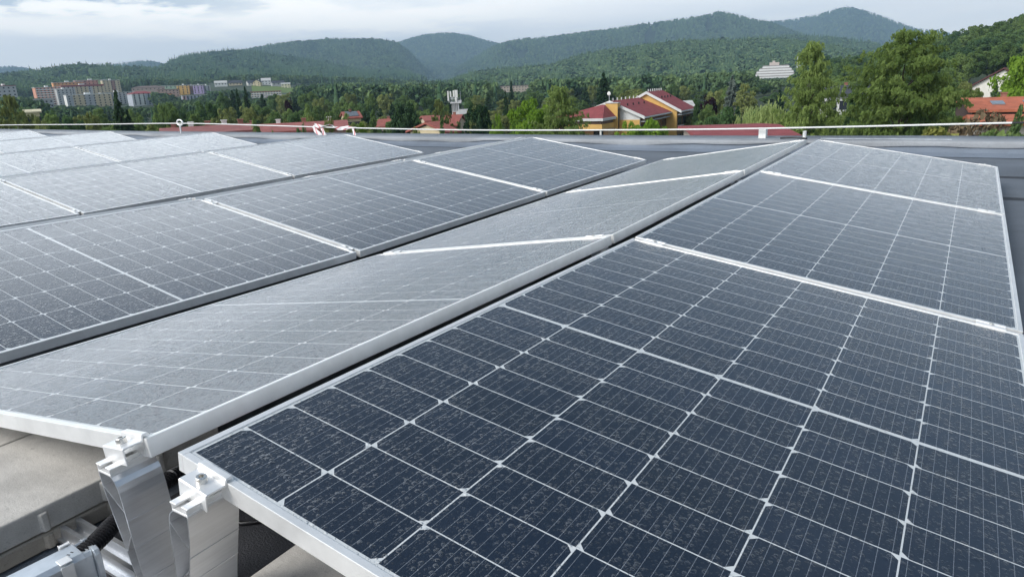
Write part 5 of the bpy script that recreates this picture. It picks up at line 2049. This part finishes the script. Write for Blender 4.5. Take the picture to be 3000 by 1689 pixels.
rl.build('railing', M_GALV, yb)
MB().box(x0 + .4, x1 - .4, y0 + 1.2, y1, 0, ze - 5.104).build('lower_wall', plaster((.36, .33, .30)), yb)
MB().box(-5.5, -3.35, -1.5, -.46, 0, ZRG - .2).build('stair_tower', M_YEL, yb)
MB().box(-5.6, -3.25, -1.6, -.462, ZRG - .198, ZRG - .06).build('tower_coping', PALE, yb)
MB().box(-3.345, -3.30, -1.3, -.7, ZE - 2.6, ZRG - .8).build('stair_window', M_WIN, yb)
# garden seats on the terrace
for i, xx in enumerate((x0 + 5.3, x0 + 6.1)):
    c_ = empty('terrace_chair', (0, 0, 0))
    M = yb.matrix_basis @ Matrix.Translation((xx, y0 + 1.6, ze - 4.6))
    c_.matrix_world = Matrix.Translation((bx_, by_, zb)) @ Matrix.Rotation(axw, 4, 'Z') @ Matrix.Translation((xx, y0 + 1.6, ze - 4.6))
    tag(c_, '%s red chair on the terrace of the yellow building' % ('left' if i == 0 else 'right'), 'chair', 'red terrace chairs')
    MB().box(-.26, .26, -.26, .26, .42, .47).build('seat', M_REDCABLE, c_)
    MB().box(-.26, .26, .22, .26, .47, .95).build('backrest', M_REDCABLE, c_)
    for sx in (-.23, .23):
        for sy in (-.23, .23):
            MB().box(sx - .02, sx + .02, sy - .02, sy + .02, 0, .42).build('leg', M_GALV, c_)
# satellite dish on the ridge
dsh = empty('satellite_dish', (0, 0, 0))
dsh.matrix_world = Matrix.Translation((bx_, by_, zb)) @ Matrix.Rotation(axw, 4, 'Z') @ Matrix.Translation((-5.4, -.1, ZRG + .1))
tag(dsh, 'white satellite dish on a mast at the ridge of the yellow building', 'satellite dish')
MB().tube([(0, 0, -.2), (0, 0, 1.1)], .05, 8).build('mast', M_GALV, dsh)
vs, fs = [], []
for i in range(5):
    for k in range(18):
        a = 2 * math.pi * k / 18
        r_ = .30 * i / 4
        vs.append((r_ * math.cos(a), -.12 + .5 * r_ * r_, 1.25 + 1.15 * r_ * math.sin(a)))
for i in range(4):
    for k in range(18):
        fs.append((i * 18 + k, i * 18 + (k + 1) % 18, (i + 1) * 18 + (k + 1) % 18, (i + 1) * 18 + k))
d_ = MB().add(vs, fs, True).build('dish', M_WHITE, dsh)
sm = d_.modifiers.new('thickness', 'SOLIDIFY')
sm.thickness = .03
MB().tube([(0, -.05, .95), (0, -.65, 1.15)], .02, 6).build('feed_arm', M_GALV, dsh)

# ==================================================================================================
# HAZE over the valley
# ==================================================================================================
HAZE = 1.5e-4
mb = MB().box(-8200, 3600, -300, 8200, -45, 600)
hz = mb.build('haze', None)
hm = bpy.data.materials.new('haze_air')
hm.use_nodes = True
t = NT(hm.node_tree)
o = t.n('ShaderNodeOutputMaterial')
vsn = t.n('ShaderNodeVolumePrincipled')
vsn.inputs['Color'].default_value = (.52, .75, 1.0, 1)
vsn.inputs['Density'].default_value = HAZE
vsn.inputs['Anisotropy'].default_value = .0
t.link(vsn.outputs[0], o.inputs['Volume'])
hz.data.materials.append(hm)
tag(hz, kind='stuff')
hz.display_type = 'WIRE'
